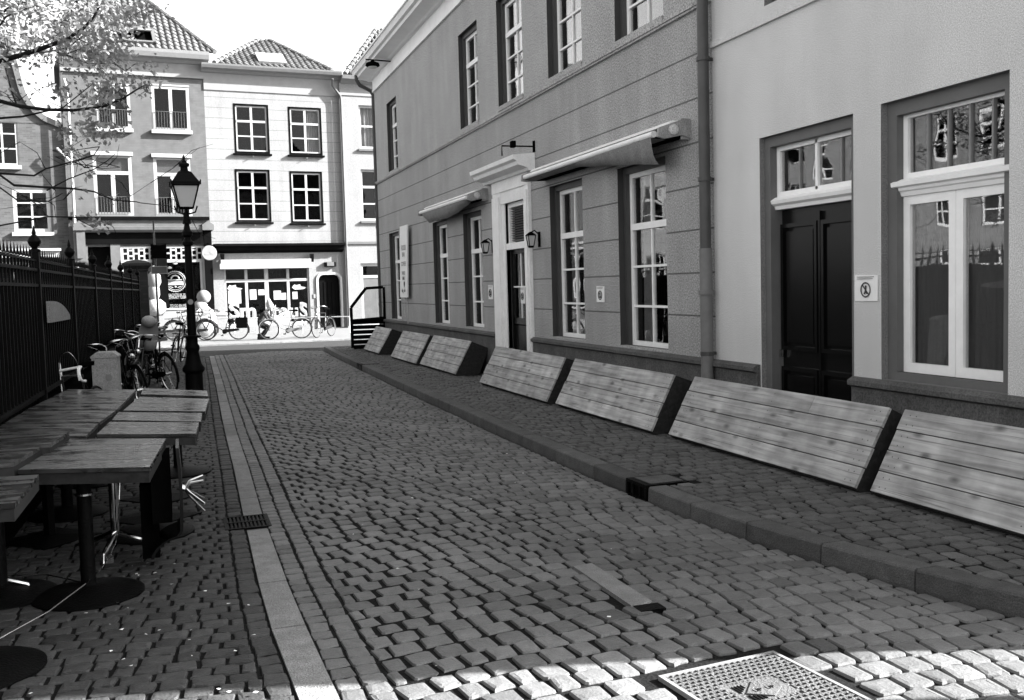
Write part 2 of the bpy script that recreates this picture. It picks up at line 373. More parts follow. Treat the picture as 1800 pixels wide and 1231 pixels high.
def window(root, o, y, vbars=(), hbars=(), fw=.06, bw=.03, fmat='white', glass='glass', outer=None, sash_split=None, name='window', room=True, curtain=None, bottom=None):
    """frame with bars (positions as fractions of the opening), pane and what is behind"""
    x0, x1, z0, z1 = o
    if outer:
        ow, oy, om = outer
        ob = frame_mb(x0, x1, z0, z1, oy, y+.05, ow, bottom=.02).build('window_frame', om, None)
        x0 += ow; x1 -= ow; z1 -= ow; z0 += .02
    mb = frame_mb(x0, x1, z0, z1, y, y+.05, fw, bottom=bottom)
    for v in vbars:
        cx = x0+(x1-x0)*v[0] if isinstance(v, tuple) else x0+(x1-x0)*v
        lo, hi = (v[1], v[2]) if isinstance(v, tuple) else (0, 1); bb = v[3] if isinstance(v, tuple) and len(v) > 3 else bw
        mb.box(cx-bb/2, cx+bb/2, y+.004, y+.046, z0+(z1-z0)*lo+.01, z0+(z1-z0)*hi-.01)
    for h in hbars:
        hz, hw = h if isinstance(h, tuple) else (h, bw)
        cz = z0+(z1-z0)*hz
        mb.box(x0+fw*.5, x1-fw*.5, y-(.012 if hw > bw else -.002), y+.048, cz-hw/2, cz+hw/2)
    f = mb.build(name, fmat, root)
    if outer: ob.parent = f
    MB().box(x0+fw*.4, x1-fw*.4, y+.022, y+.028, z0+.02, z1-.02).build('pane', glass, f)
    if room:
        r = MB(); D = y+1.3; r.box(x0-.0, x1+.0, D, D+.02, z0, z1)
        r.quad((x0, y+.05, z0), (x0, D, z0), (x0, D, z1), (x0, y+.05, z1)); r.quad((x1, y+.05, z0), (x1, y+.05, z1), (x1, D, z1), (x1, D, z0))
        r.quad((x0, y+.05, z1), (x0, D, z1), (x1, D, z1), (x1, y+.05, z1)); r.quad((x0, y+.05, z0), (x1, y+.05, z0), (x1, D, z0), (x0, D, z0))
        r.build('interior', 'room', f)
    if curtain:
        for (a, b) in curtain:
            c = MB(); N = 26; ya = y+.16
            xs = [x0+(x1-x0)*(a+(b-a)*k/N) for k in range(N+1)]
            for k in range(N):
                d0 = .03*math.sin(k*1.9)+.012*math.sin(k*.7); d1 = .03*math.sin((k+1)*1.9)+.012*math.sin((k+1)*.7)
                c.quad((xs[k], ya+d0, z0+.02), (xs[k+1], ya+d1, z0+.02), (xs[k+1], ya+d1*.6, z1-.02), (xs[k], ya+d0*.6, z1-.02))
            soften(c.build('curtain', 'curtain', f), 80)
    return f
# ================================================================== GROUND
struct(MB().box(-150, 150, -60, 250, -.4, -.06).build('ground', 'ground'))
struct(MB().box(-30, 30, 26.95, 32.2, -.3, .0).build('cross_street', 'asphalt'))
FPV = MB(); FPV.box(-30, 30, 32.2, 60, -.3, .02); struct(FPV.build('far_pavement', 'farpave'))
farkerb = MB()
x = -14.
while x < 12:
    farkerb.tn = rnd.uniform(.8, 1.2); farkerb.box(x+.005, x+.995, 32.05, 32.2, -.1, .05); x += 1
struct(farkerb.build('far_kerb', 'slab'))

KL = [(2.2, .36, .62), (3.9, .385, .545), (4.9, .352, .52), (5.7, .35, .51), (7.55, .375, .515), (9.5, .41, .55), (12.1, .44, .575), (13.4, .46, .60), (20, .58, .71), (27, .68, .81)]
KRo = [(1.5, 4.3), (2.8, 3.98), (3.63, 3.72), (3.97, 3.6), (4.3, 3.525), (4.67, 3.45), (5.26, 3.33), (6.1, 3.255), (7.1, 3.235), (9.8, 3.24), (14, 3.30), (20, 3.42), (24.5, 3.53), (26.9, 3.62)]
def lerp(tab, y, c=1):
    if y <= tab[0][0]: return tab[0][c]
    for a, b in zip(tab, tab[1:]):
        if y <= b[0]: t = (y-a[0])/(b[0]-a[0]); return a[c]+(b[c]-a[c])*t
    return tab[-1][c]
def camber(x, y):
    c = (.6+lerp(KRo, y))/2; h = (lerp(KRo, y)-.6)/2
    return .05*max(0, 1-((x-c)/h)**2)
def stone(mb, cx, cy, sx, sy, z, rot, hq=True):
    """one sett: rounded, slightly domed and irregular"""
    c, s = math.cos(rot), math.sin(rot); j = lambda a: rnd.uniform(-a, a)
    hx, hy = sx/2, sy/2; q = min(hx, hy)
    if hq:
        k = q*rnd.uniform(.1, .26)
        base = [(-hx+k, -hy), (0, -hy), (hx-k, -hy), (hx, -hy+k), (hx, hy-k), (hx-k, hy), (0, hy), (-hx+k, hy), (-hx, hy-k), (-hx, -hy+k)]
        base = [(x+j(.006), y+j(.006)) for x, y in base]
        tx, ty = j(.014), j(.014)
        rings = []
        for sc, dz in ((1.0, -.035), (.99, -.010), (.93, -.001), (.6, .002)):
            rings.append(mb.av([(cx+(x*c-y*s)*sc, cy+(x*s+y*c)*sc, z+dz+x*tx+y*ty+(j(.0015) if sc < 1 else 0)) for x, y in base]))
        n = 10
        for a, b in zip(rings, rings[1:]):
            for i in range(n): mb.af(a+i, a+(i+1) % n, b+(i+1) % n, b+i)
        mb.af(*[rings[-1]+i for i in range(n)])
    else:
        base = [(-hx, -hy), (hx, -hy), (hx, hy), (-hx, hy)]; base = [(x+j(.008), y+j(.008)) for x, y in base]
        dz = j(.003)
        r0 = mb.av([(cx+x*c-y*s, cy+x*s+y*c, z-.03) for x, y in base]); r1 = mb.av([(cx+x*c-y*s, cy+x*s+y*c, z-.01+dz) for x, y in base]); r2 = mb.av([(cx+(x*c-y*s)*.8, cy+(x*s+y*c)*.8, z+dz) for x, y in base])
        for a, b in ((r0, r1), (r1, r2)):
            for i in range(4): mb.af(a+i, a+(i+1) % 4, b+(i+1) % 4, b+i)
        mb.af(r2, r2+1, r2+2, r2+3)
def patch(x, y): return 1+.13*math.sin(x*2.3+1.7*math.sin(y*.7))*math.sin(y*1.1+x)+.08*math.sin(y*3.7+x*4.1)
def tone(): return max(.55, min(1.5, rnd.gauss(1, .12)*(1.0 if rnd.random() > .05 else .7)))
GRATE = [Vector(p) for p in [(1.823, 3.667, 0), (2.404, 3.739, 0)]]
def in_grate(x, y):   # rectangular cover, local axes
    c, s = math.cos(R(6)), math.sin(R(6)); dx, dy = x-GC[0], y-GC[1]
    u, v = dx*c+dy*s, -dx*s+dy*c
    return abs(u) < .315 and abs(v) < .315
GC = (2.085, 3.295)
def in_strip(x, y): return 2.04 < x < 2.16 and 4.40 < y < 5.10
# carriageway setts
soil = MB()
N = 60
for k in range(N):
    ya, yb = 1.2+(26.95-1.2)*k/N, 1.2+(26.95-1.2)*(k+1)/N
    for m in range(8):
        def P(y, t): x = .3+(lerp(KRo, y)+.1-.3)*t; return (x, y, camber(x, y)-.010)
        soil.quad(P(ya, m/8), P(ya, (m+1)/8), P(yb, (m+1)/8), P(yb, m/8))
struct(soil.build('road_bed', 'soil'))
rd = MB(); y = 1.9; row = 0
rough = [(rnd.uniform(.7, 3.4), rnd.uniform(3, 26), rnd.uniform(.3, .9), rnd.uniform(-.003, .009)) for _ in range(60)]
def lump(x, y): return sum(a*math.exp(-((x-p)**2+(y-q)**2)/(r*r)) for p, q, r, a in rough)
while y < 26.9:
    py = .148+rnd.uniform(-.008, .008)
    for i in range(2):       # gutter courses next to the flush band
        pass
    x = lerp(KL, y, 2)+.222; first = row % 2 == 1
    while x < 4.2:
        sx = rnd.gauss(.133, .015)
        sx = max(.1, min(.16, sx))
        if first: sx = .075; first = False
        gap_ = lerp(KRo, y)-.01-x
        if gap_ < .06: break
        if gap_ < .2: sx = gap_ if gap_ < .15 else gap_*.5
        yy = y+.045*math.sin((x-1.2)*1.7)+.05*(x-2)+.012*math.sin(x*5+y*2.2)
        if not in_grate(x+sx/2, yy) and not in_strip(x+sx/2, yy):
            rd.tn = tone()*patch(x, yy)
            g_ = .009+abs(rnd.gauss(0, .006))
            stone(rd, x+sx/2+rnd.uniform(-.003, .003), yy+rnd.uniform(-.005, .005), sx-g_-.005, py-g_-.004, camber(x, yy)+lump(x, yy), .0765*math.cos((x-1.2)*1.7)+.05+.06*math.cos(x*5+y*2.2)+rnd.gauss(0, .022), yy < 15)
        x += sx
    y += py; row += 1
# two gutter courses along the flush kerb band
y = 1.9
for off, ln in ((.055, .15), (.165, .15)):
    y = 1.9
    while y < 26.9:
        L = rnd.uniform(.10, .135); x = lerp(KL, y+L/2, 2)+off
        rd.tn = tone(); stone(rd, x, y+L/2, .1, L-.012, camber(x, y)+lump(x, y), rnd.gauss(.02, .02), y < 15); y += L
struct(rd.build('road', 'stone'))
# left pavement of small paving bricks
sl_ = MB(); sl_.box(-9, .75, 1.0, 26.95, -.2, -.0115); struct(sl_.build('left_pavement_bed', 'soil'))
lp = MB(); y = 2.2; row = 0
while y < 26.9:
    py = .108+rnd.uniform(-.004, .004); x = lerp(KL, y, 1)-.112; first = row % 2
    while x > (-3.2 if y < 6 else -1.45):
        sx = rnd.choice((.13, .13, .12, .14, .15, .1)) if not first else .07; first = 0
        yy = y-.06*(x-.3)+.015*math.sin(x*3+y*.8)
        if not (-.12 < x < .1 and 3.93 < yy < 4.1):
            lp.tn = tone(); stone(lp, x-sx/2, yy, sx-.012-abs(rnd.gauss(0, .004)), py-.012, rnd.gauss(0, .002), -.06+.045*math.cos(x*3+y*.8)+rnd.gauss(0, .02), yy < 11)
        x -= sx
    y += py; row += 1
y = 2.2
while y < 26.9:       # border course
    L = .125; x = lerp(KL, y+L/2, 1)-.058
    if not 7.05 < y < 7.55: lp.tn = tone(); stone(lp, x, y+L/2, .1, L-.012, rnd.gauss(0, .003), 0, y < 11)
    y += L
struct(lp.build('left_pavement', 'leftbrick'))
# flush kerb slabs
kb = MB(); y = 2.2
lens = [1.1, .62, .98, .8, 1.3, .25, .9, .45, 1.5, .5, 1.2, 1.0, .6, 1.3, .9, 1.1, .5, 1.4, 1.0, 1.2, .8, 1.3, 1, 1.2, 1, 1]
segs = []
for L in lens:
    if y >= 26.8: break
    segs.append((y, min(y+L, 26.9))); y += L
for a, b in segs:
    kb.tn = rnd.uniform(.75, 1.2); dz = rnd.uniform(-.003, .004)
    if a < 7.05 < b: b = 7.05
    if a < 7.5 < b: a = 7.5
    if 7.05 <= a and b <= 7.5: continue
    n = max(1, int((b-a)/.3))
    for k in range(n):
        ya, yb = a+.006+(b-a-.012)*k/n, a+.006+(b-a-.012)*(k+1)/n
        x0a, x1a, x0b, x1b = lerp(KL, ya, 1), lerp(KL, ya, 2), lerp(KL, yb, 1), lerp(KL, yb, 2)
        kb.hexa([(x0a, ya, -.1), (x1a, ya, -.1), (x1b, yb, -.1), (x0b, yb, -.1), (x0a+.004, ya, .004+dz), (x1a-.004, ya, .004+dz), (x1b-.004, yb, .004+dz), (x0b+.004, yb, .004+dz)])
struct(kb.build('left_kerb', 'slab'))
# drain grating in the flush kerb
g = thing('drain_grate', 'slotted iron drain grate set in the flush kerb beside the tables', 'drain', (.39, 7.29, 0))
m = frame_mb(-.16, .155, -.2, .2, 0, 1, .02); m2 = MB(); m2.v = [(a[0], a[2], .0+(-.03 if a[1] < .5 else .008)) for a in m.v]; m2.f = m.f; m2.mi = m.mi; m2.t = m.t
m2.build('frame', 'iron', g)
b = MB()
for k in range(11): b.box(-.145+k*.027, -.145+k*.027+.014, -.18, .18, -.02, .006)
b.box(-.14, .14, -.012, .012, -.02, .009)
b.build('bars', 'iron', g); MB().box(-.16, .155, -.2, .2, -.05, -.035).build('sump', 'room', g)
# raised right kerb
rk = MB(); y = 1.6
KH = .12
while y < 26.9:
    L = rnd.choice((.62, .8, .9, .95, 1.0)); a, b = y+.006, min(y+L, 26.9)-.006; rk.tn = rnd.uniform(.7, 1.15)
    if not (a > 6.6 and b < 7.1):
        n = max(1, int((b-a)/.3))
        for k in range(n):
            ya, yb = a+(b-a)*k/n, a+(b-a)*(k+1)/n
            if ya < 6.64 < yb: yb = 6.64
            elif ya < 7.02 < yb: ya = 7.02
            elif 6.64 <= ya and yb <= 7.02: continue
            xa, xb = lerp(KRo, ya), lerp(KRo, yb); j = rnd.uniform(-.002, .002)
            prof = lambda x: [(x+.012, -.1), (x+.0, .02), (x+.005, KH-.014), (x+.012, KH-.004), (x+.026, KH), (x+.15, KH), (x+.15, -.1)]
            pa, pb = prof(xa+j), prof(xb+j); i = rk.av([(p[0], ya, p[1]) for p in pa]+[(p[0], yb, p[1]) for p in pb]); q = len(pa)
            for t in range(q): rk.af(i+t, i+(t+1) % q, i+q+(t+1) % q, i+q+t)
            rk.af(*[i+t for t in range(q)]); rk.af(*[i+q+t for t in range(q)][::-1])
    y += L
struct(rk.build('right_kerb', 'kerb'))
# right pavement
sr = MB()
for k in range(40):
    ya, yb = 1.6+25.3*k/40, 1.6+25.3*(k+1)/40
    sr.hexa([(lerp(KRo, ya)+.1, ya, -.1), (5.6, ya, -.1), (5.6, yb, -.1), (lerp(KRo, yb)+.1, yb, -.1), (lerp(KRo, ya)+.1, ya, KH-.012), (5.6, ya, KH-.012), (5.6, yb, KH-.012), (lerp(KRo, yb)+.1, yb, KH-.012)])
struct(sr.build('right_pavement_bed', 'soil'))
rp = MB(); y = 1.7; row = 0
while y < 26.85:
    py = .125+rnd.uniform(-.006, .006); x = lerp(KRo, y)+.158; first = row % 2
    while x < 5.2:
        sx = max(.1, min(.17, rnd.gauss(.135, .012))) if not first else .07; first = 0; yy = y+.02*math.sin(x*4)+.03*(x-4)
        if not (6.64 < yy < 7.04 and x < lerp(KRo, yy)+.36):
            rp.tn = tone(); stone(rp, x+sx/2, yy, sx-.016-abs(rnd.gauss(0, .006)), py-.015, KH+.001+rnd.gauss(0, .003), .03+.08*math.cos(x*4)+rnd.gauss(0, .02), yy < 12)
        x += sx
    y += py; row += 1
struct(rp.build('right_pavement', 'brickpave'))
# kerb inlets
def inlet(y0, y1, label):
    xm = (lerp(KRo, y0)+lerp(KRo, y1))/2; g = thing('kerb_inlet', label, 'drain', (xm, (y0+y1)/2, 0), math.atan2(-(lerp(KRo, y1)-lerp(KRo, y0)), y1-y0), 'iron inlets in the raised kerb'); h = (y1-y0)/2
    c = MB(); c.box(-.005, .36, -h, h, KH-.02, KH+.006); c.box(-.012, .02, -h, h, -.02, .012); c.box(-.008, .02, -h, -h+.03, .012, KH-.02); c.box(-.008, .02, h-.03, h, .012, KH-.02); c.box(.15, .36, -h, h, -.1, KH-.03); c.build('housing', 'iron', g)
    for k in range(1, 3): yy = -h+2*h*k/3; MB().box(-.006, .012, yy-.01, yy+.01, .012, KH-.02).build('grille_bar', 'iron', g)
    c = MB(); c.box(.06, .08, -h+.01, h-.01, .0, KH-.025); c.build('throat', 'room', g)
    c = MB()
    c.box(.05, .33, -h+.04, h-.04, KH+.006, KH+.010); c.build('lid', 'kerb', g)
inlet(6.66, 7.0, 'iron kerb inlet with a slotted mouth opposite the black door')
inlet(19.9, 20.5, 'small far iron kerb inlet near the corner windscreen')
# manhole cover
mc = thing('manhole_cover', 'square cast iron cover with studded grid in the sunlit setts', 'manhole cover', (GC[0], GC[1], .051), R(6))
fr = MB(); fr.box(-.29, .29, -.29, .29, -.06, -.006); frame_mb(-.29, .29, -.29, .29, 0, 1, .016)
for a_ in ((-.29, -.274, -.29, .29), (.274, .29, -.29, .29), (-.274, .274, -.29, -.274), (-.274, .274, .274, .29)): fr.box(*a_, -.006, .005)
fr.build('frame', 'greymetal', mc)
st = MB(); ns = 18; pitch = .545/ns
for i in range(ns):
    for k in range(ns):
        cx = -.2725+pitch*(i+.5); cy = -.2725+pitch*(k+.5)
        if -.13 < cx < .13 and abs(cy) < .085: continue
        st.box(cx-pitch/2, cx+pitch/2, cy-pitch*.5, cy-pitch*.2, -.006, .003)
        o_ = -.5 if k % 2 else 0; st.box(cx+pitch*o_, cx+pitch*(o_+.26), cy-pitch*.2, cy+pitch*.5, -.006, .0025)
st.build('studs', 'kerb', mc)
bd = MB(); bd.prism([(-.085, -.015), (0, -.08), (.085, -.015), (.01, .075)], -.004, .005, 2); bd.build('emblem', 'kerb', mc)
MB().box(-.125, .125, -.083, .083, -.006, -.001).build('emblem_field', 'kerb', mc)
ln = MB()
for k in range(4): ln.box(-.10+k*.014, -.095+k*.014, -.0+k*.012, .065, -.001, .003)
for k in range(4): ln.box(-.09+k*.016, -.083+k*.016, -.08, -.03-k*.006, -.001, .004)
ln.build('emblem_lines', 'black', mc)
text_mesh('lettering', 'UP', .034, 'black', mc, .001, Matrix.Translation((-.03, -.012, .0055))); text_mesh('lettering', 'UP', .034, 'black', mc, .001, Matrix.Translation((.03, -.012, .0055)))
# flat strip let into the setts
sp = thing('road_plate', 'long narrow concrete strip let flush into the road setts', 'plate', (2.11, 4.7, .062))
m = MB(); m.hexa([(-.075, -.40, -.05), (.05, -.33, -.05), (.04, .44, -.05), (-.08, .42, -.05), (-.075, -.32, .0), (.05, -.30, .0), (.04, .44, .0), (-.08, .42, .0)]); m.build('strip', 'slab', sp)
MB().box(-.065, .07, -.415, -.325, -.05, -.003).build('end_cap', 'iron', sp)
# litter flecks
lit = MB()
for k in range(70):
    x, y = rnd.uniform(-1.2, .3), rnd.uniform(4.0, 6.4)
    if rnd.random() < .3: x, y = rnd.uniform(.7, 3.1), rnd.uniform(4, 9)
    a = rnd.uniform(0, 3); s = rnd.uniform(.004, .014); z = (camber(x, y) if x > .6 else 0)+.012
    lit.quad(*[(x+s*math.cos(a+q), y+s*.7*math.sin(a+q), z+rnd.uniform(0, .006)) for q in (0, 1.5, 3.1, 4.7)])
tag(lit.build('scattered_petals', 'paper'), 'pale flecks of fallen petals and litter on the paving', 'litter', kind='stuff')

# ================================================================== RIGHT BUILDINGS
WR = -math.pi/2
def Wd(Y0, Y1, z0, z1): return (-Y0, -Y1, z0, z1)      # far Y, near Y -> local x range
dark = thing('corner_building', 'dark grey plastered two storey building with sash windows lining the street', 'building', (5, 0, 0), WR)
ups = [Wd(24.2, 23.1, 4.43, 6.10), Wd(17.65, 16.47, 4.45, 6.15), Wd(15.38, 14.17, 4.46, 6.15), Wd(13.12, 11.9, 4.45, 6.15), Wd(10.89, 9.66, 4.43, 6.15)]
gfs = [Wd(24.42, 23.28, .86, 2.98), Wd(19.97, 18.83, .88, 2.95), Wd(17.68, 16.52, .88, 2.95), Wd(13.18, 11.99, .88, 3.0), Wd(10.9, 9.67, .87, 2.98)]
door = Wd(15.18, 14.25, .12, 2.93)
Y1d = 8.66
def band_facade(o_list, x0, x1, z0, z1, mb): return facade_mb(x0, x1, z0, z1, [o for o in o_list if o[3] > z0 and o[2] < z1], .14, mb)
mb = facade_mb(-25.7, -Y1d, 0, 4.32, gfs+[door], .15); mb2 = facade_mb(-25.7, -Y1d, 4.32, 6.72, ups, .15)
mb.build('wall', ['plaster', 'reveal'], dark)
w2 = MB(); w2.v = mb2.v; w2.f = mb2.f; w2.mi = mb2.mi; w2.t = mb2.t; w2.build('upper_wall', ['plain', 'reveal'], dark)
shell(MB(), -25.7, -Y1d, 0, 7.15, 9).build('body', 'plain', dark)
MB().box(-25.7, -Y1d, -.035, 0, 4.32, 4.38).box(-25.7, -Y1d, -.05, -.035, 4.345, 4.38).build('string_course', 'plain', dark)
pl = MB()
for a, b in ((-25.7, -15.72), (-13.93, -Y1d)):
    pl.box(a, b, -.035, 0, .0, .78); pl.prism([(-.035, .78), (-.075, .80), (-.075, .835), (-.03, .86), (0, .86), (0, .78)], a, b, 0)
pl.build('plinth', 'plinth', dark)
co = MB(); xa, xb = -25.95, -Y1d
co.box(xa+.2, xb, -.03, 0, 6.72, 6.98); co.prism([(-.0, 6.66), (-.05, 6.66), (-.05, 6.72), (0, 6.72)], xa+.2, xb, 0)
co.prism([(0, 6.98), (-.1, 6.98), (-.14, 7.0), (-.40, 7.03), (-.42, 7.08), (-.48, 7.10), (-.52, 7.2), (-.55, 7.2), (-.55, 7.24), (0, 7.24)], xa, xb, 0)
co.build('cornice', 'cornice', dark)
rf = MB(); rf.prism([(-.5, 7.24), (9, 7.24), (4.5, 10.2)], -25.7, -Y1d, 0); rf.build('roof', 'tile', dark)
outer = (.07, .075, 'darkframe')
def sash(root, o, curtain=None, v=1):
    # upper sash proud of the lower one: two over six
    return window(root, o, .125, [(.5, 0, 1)], [(.69, .075), .46, .23], .055, .026, 'white', 'glass', outer, curtain=curtain)
for i, o in enumerate(ups): sash(dark, o, [(.55, 1)] if i in (1,) else None)
for i, o in enumerate(gfs): sash(dark, o, [(.02, .24), (.62, .98)] if i in (3, 4) else [(.05, .3)])
for o in ups+gfs:
    sb = MB(); sb.box(o[0], o[1], -.02 if o in ups else -.0, .15, o[2]-.05 if o in ups else o[2]+.0, o[2]+.02); sb.build('window_sill', 'plain', dark)
# doorway of the dark building
sur = MB()
for a, b in ((-15.70, -15.30), (-14.13, -13.95)):
    sur.box(a, b, -.05, .0, .12, 3.12); sur.box(a+.03, b-.03, -.075, -.05, .16, 3.05); sur.box(a-.01, b+.01, -.085, 0, .12, .42)
sur.box(-15.30, -15.18, -.02, .06, .12, 2.93); sur.box(-14.25, -14.13, -.02, .06, .12, 2.93)
sur.box(-15.70, -13.95, -.06, .0, 3.12, 3.30); sur.box(-15.30, -14.13, -.04, .0, 2.93, 3.12)
sur.prism([(0, 3.30), (-.10, 3.30), (-.12, 3.34), (-.26, 3.38), (-.28, 3.43), (-.33, 3.46), (-.34, 3.52), (0, 3.55)], -16.0, -13.75, 0)
sur.build('door_surround', 'trim', dark)
dr = MB(); dr.box(-15.18, -14.25, .1, .14, .12, 2.93)
dfm = frame_mb(-15.16, -14.27, .14, 2.2, .07, .12, .07); dfm.box(-15.1, -14.33, .07, .12, 1.02, 1.12); dfm.box(-15.1, -14.33, .085, .1, .3, 1.0)
dd = dfm.build('door', 'black', dark)
MB().box(-15.1, -14.33, .092, .098, 1.12, 2.13).build('pane', 'glass', dd)
lm = MB(); lm.box(-14.735, -14.715, .075, .09, 1.12, 2.13); lm.box(-15.1, -14.33, .075, .09, 1.6, 1.62); lm.build('glazing_bars', 'white', dd)
MB().box(-15.18, -14.25, .13, .16, .12, 2.93).build('backing', 'room', dd)
tr = frame_mb(-15.18, -14.25, 2.2, 2.93, .04, .13, .07); tr.box(-15.18, -14.25, .0, .12, 2.2, 2.3)
trm = tr.build('transom_window', 'white', dark)
lv = MB()
for k in range(14): z = 2.33+k*.038; lv.hexa([(-15.1, .1, z), (-14.33, .1, z), (-14.33, .12, z+.008), (-15.1, .12, z+.008), (-15.1, .06, z+.02), (-14.33, .06, z+.02), (-14.33, .12, z+.03), (-15.1, .12, z+.03)])
lv.build('louvre', 'greymetal', trm)
# ---- light building
lt = thing('pale_building', 'pale plastered building with black panelled door and tall white window', 'building', (5, 0, 0), WR)
LD = Wd(7.85, 6.54, .12, 2.895); LW = Wd(6.22, 5.01, .86, 2.91); LU = Wd(7.75, 6.75, 4.03, 5.9); LU2 = Wd(5.9, 4.9, 4.03, 5.9)
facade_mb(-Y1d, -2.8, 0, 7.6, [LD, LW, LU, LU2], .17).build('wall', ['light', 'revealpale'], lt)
shell(MB(), -Y1d, -2.8, 0, 7.6, 8).build('body', 'light', lt)
MB().box(-Y1d+.005, -2.9, -.03, 0, 3.87, 3.93).build('string_course', 'light', lt)
pl = MB()
for a, b in ((-Y1d+.005, -7.87), (-6.53, -2.9)):
    pl.box(a, b, -.035, 0, .0, .78); pl.prism([(-.035, .78), (-.075, .80), (-.075, .835), (-.03, .86), (0, .86), (0, .78)], a, b, 0)
pl.build('plinth', 'plinth', lt)
for o in (LU, LU2): window(lt, o, .125, [.5], [.66], .055, .03, outer=outer)
# big window: transom with five panes, two casements
x0, x1 = LW[0], LW[1]
fo = frame_mb(x0, x1, LW[2], LW[3], .06, .17, .10, bottom=.06).build('outer_frame', 'framepale', lt)
xa, xb = x0+.10, x1-.02
wz = 2.28
f = frame_mb(xa, xb, wz+.06, 2.83, .12, .17, .045)
fw_ = f.build('transom_window', 'white', lt)
MB().box(xa+.02, xb-.02, .142, .148, wz+.08, 2.81).build('pane', 'glass', fw_)
gb = MB()
for k in range(1, 5): xx = xa+.045+(xb-xa-.09)*k/5; gb.box(xx-.008, xx+.008, .125, .155, wz+.1, 2.79)
gb.build('glazing_bars', 'greymetal', fw_)
ml = MB(); ml.prism([(.17, wz-.06), (.1, wz-.06), (.09, wz-.03), (.075, wz-.02), (.07, wz+.0), (.04, wz+.01), (.035, wz+.04), (.1, wz+.065), (.17, wz+.065)], xa-.04, xb, 0); ml.build('transom_moulding', 'white', lt)
mid = (xa+xb)/2-.02
for a, b in ((xa, mid-.002), (mid+.002, xb)):
    q = frame_mb(a, b, LW[2]+.06, wz-.06, .12, .17, .065, bottom=.07); q = q.build('window', 'white', lt)
    MB().box(a+.03, b-.03, .142, .148, LW[2]+.1, wz-.1).build('pane', 'glass', q)
MB().box(xa-.05, xb, .08, .17, LW[2]+.03, LW[2]+.06).build('window_sill', 'white', lt)
r = MB(); r.box(x0, x1, 1.3, 1.32, LW[2], LW[3]); r.box(x0, x0+.01, .18, 1.3, LW[2], LW[3]); r.box(x1-.01, x1, .18, 1.3, LW[2], LW[3]); r.box(x0, x1, .18, 1.3, LW[3]-.01, LW[3]); r.box(x0, x1, .18, 1.3, LW[2], LW[2]+.01); r.build('interior', 'room', lt)
c = MB()
for k in range(90):
    xx = xa+.02+(xb-xa-.04)*k/90; c.quad((xx, .2+.008*math.sin(k*1.3), LW[2]+.1), (xx+(xb-xa)/90, .2+.008*math.sin((k+1)*1.3), LW[2]+.1), (xx+(xb-xa)/90, .2, wz-.1), (xx, .2, wz-.1))
c.build('net_curtain', mat('net_curtain', .16, .9, .1), lt)
# black door
x0, x1 = LD[0], LD[1]
frame_mb(x0, x1, .12, LD[3], .05, .2, .09, bottom=0).build('outer_frame', 'framepale', lt)
xa, xb = x0+.09, x1-.0
tw = frame_mb(xa, xb, 2.36, 2.81, .12, .17, .045); tw.box((xa+xb)/2-.03-.015, (xa+xb)/2-.03+.015, .12, .17, 2.38, 2.8); tw = tw.build('transom_window', 'white', lt)
MB().box(xa+.02, xb-.02, .142, .148, 2.38, 2.79).build('pane', 'glass', tw)
gb = MB()
for k in (.27, .74): gb.box(xa+(xb-xa)*k-.007, xa+(xb-xa)*k+.007, .128, .158, 2.4, 2.77)
gb.build('glazing_bars', 'greymetal', tw)
ml = MB(); ml.prism([(.17, 2.25), (.1, 2.25), (.09, 2.28), (.06, 2.30), (.05, 2.33), (.1, 2.36), (.17, 2.36)], xa-.03, xb, 0); ml.build('transom_moulding', 'white', lt)
dl = MB(); dl.box(xa, xb, .17, .2, .12, 2.25)
mid = (xa+xb)/2-.03
for a, b in ((xa+.02, mid-.03), (mid+.03, xb-.06)):
    for z0, z1 in ((.3, .85), (1.0, 2.12)):
        dl.box(a+.03, b-.03, .145, .17, z0-.0, z1) if False else None
        frame_mb(a, b, z0, z1, .135, .17, .035, dl); dl.box(a+.07, b-.07, .15, .17, z0+.07, z1-.07)
dl.box(mid-.012, mid+.012, .14, .17, .14, 2.2); dl.box(xa, xb, .15, .17, .12, .26)
dk = dl.build('door', 'black', lt)
h = MB(); h.box(xa+.012, xa+.03, .12, .15, .93, 1.0); h.build('lock', 'steel', dk)
h = MB()
for z in (.55, 1.3, 1.75, 2.1): h.box(xb-.03, xb-.012, .13, .16, z, z+.06)
h.build('hinges', 'greymetal', dk)
MB().box(x0, x1, .2, .24, 2.2, LD[3]).build('backing', 'room', lt)
MB().box(x0, x1, -.25, .17, .0, .2).build('doorstep', 'kerb', lt)
# unseen low wall added off to the right to shade the near road corner
tag(MB().box(5, 5.35, -6, 2.2, 0, 1.75).build('shadow_wall', 'brickdark'), 'unseen low brick wall added beyond the pale building to shade the near road corner', 'wall')

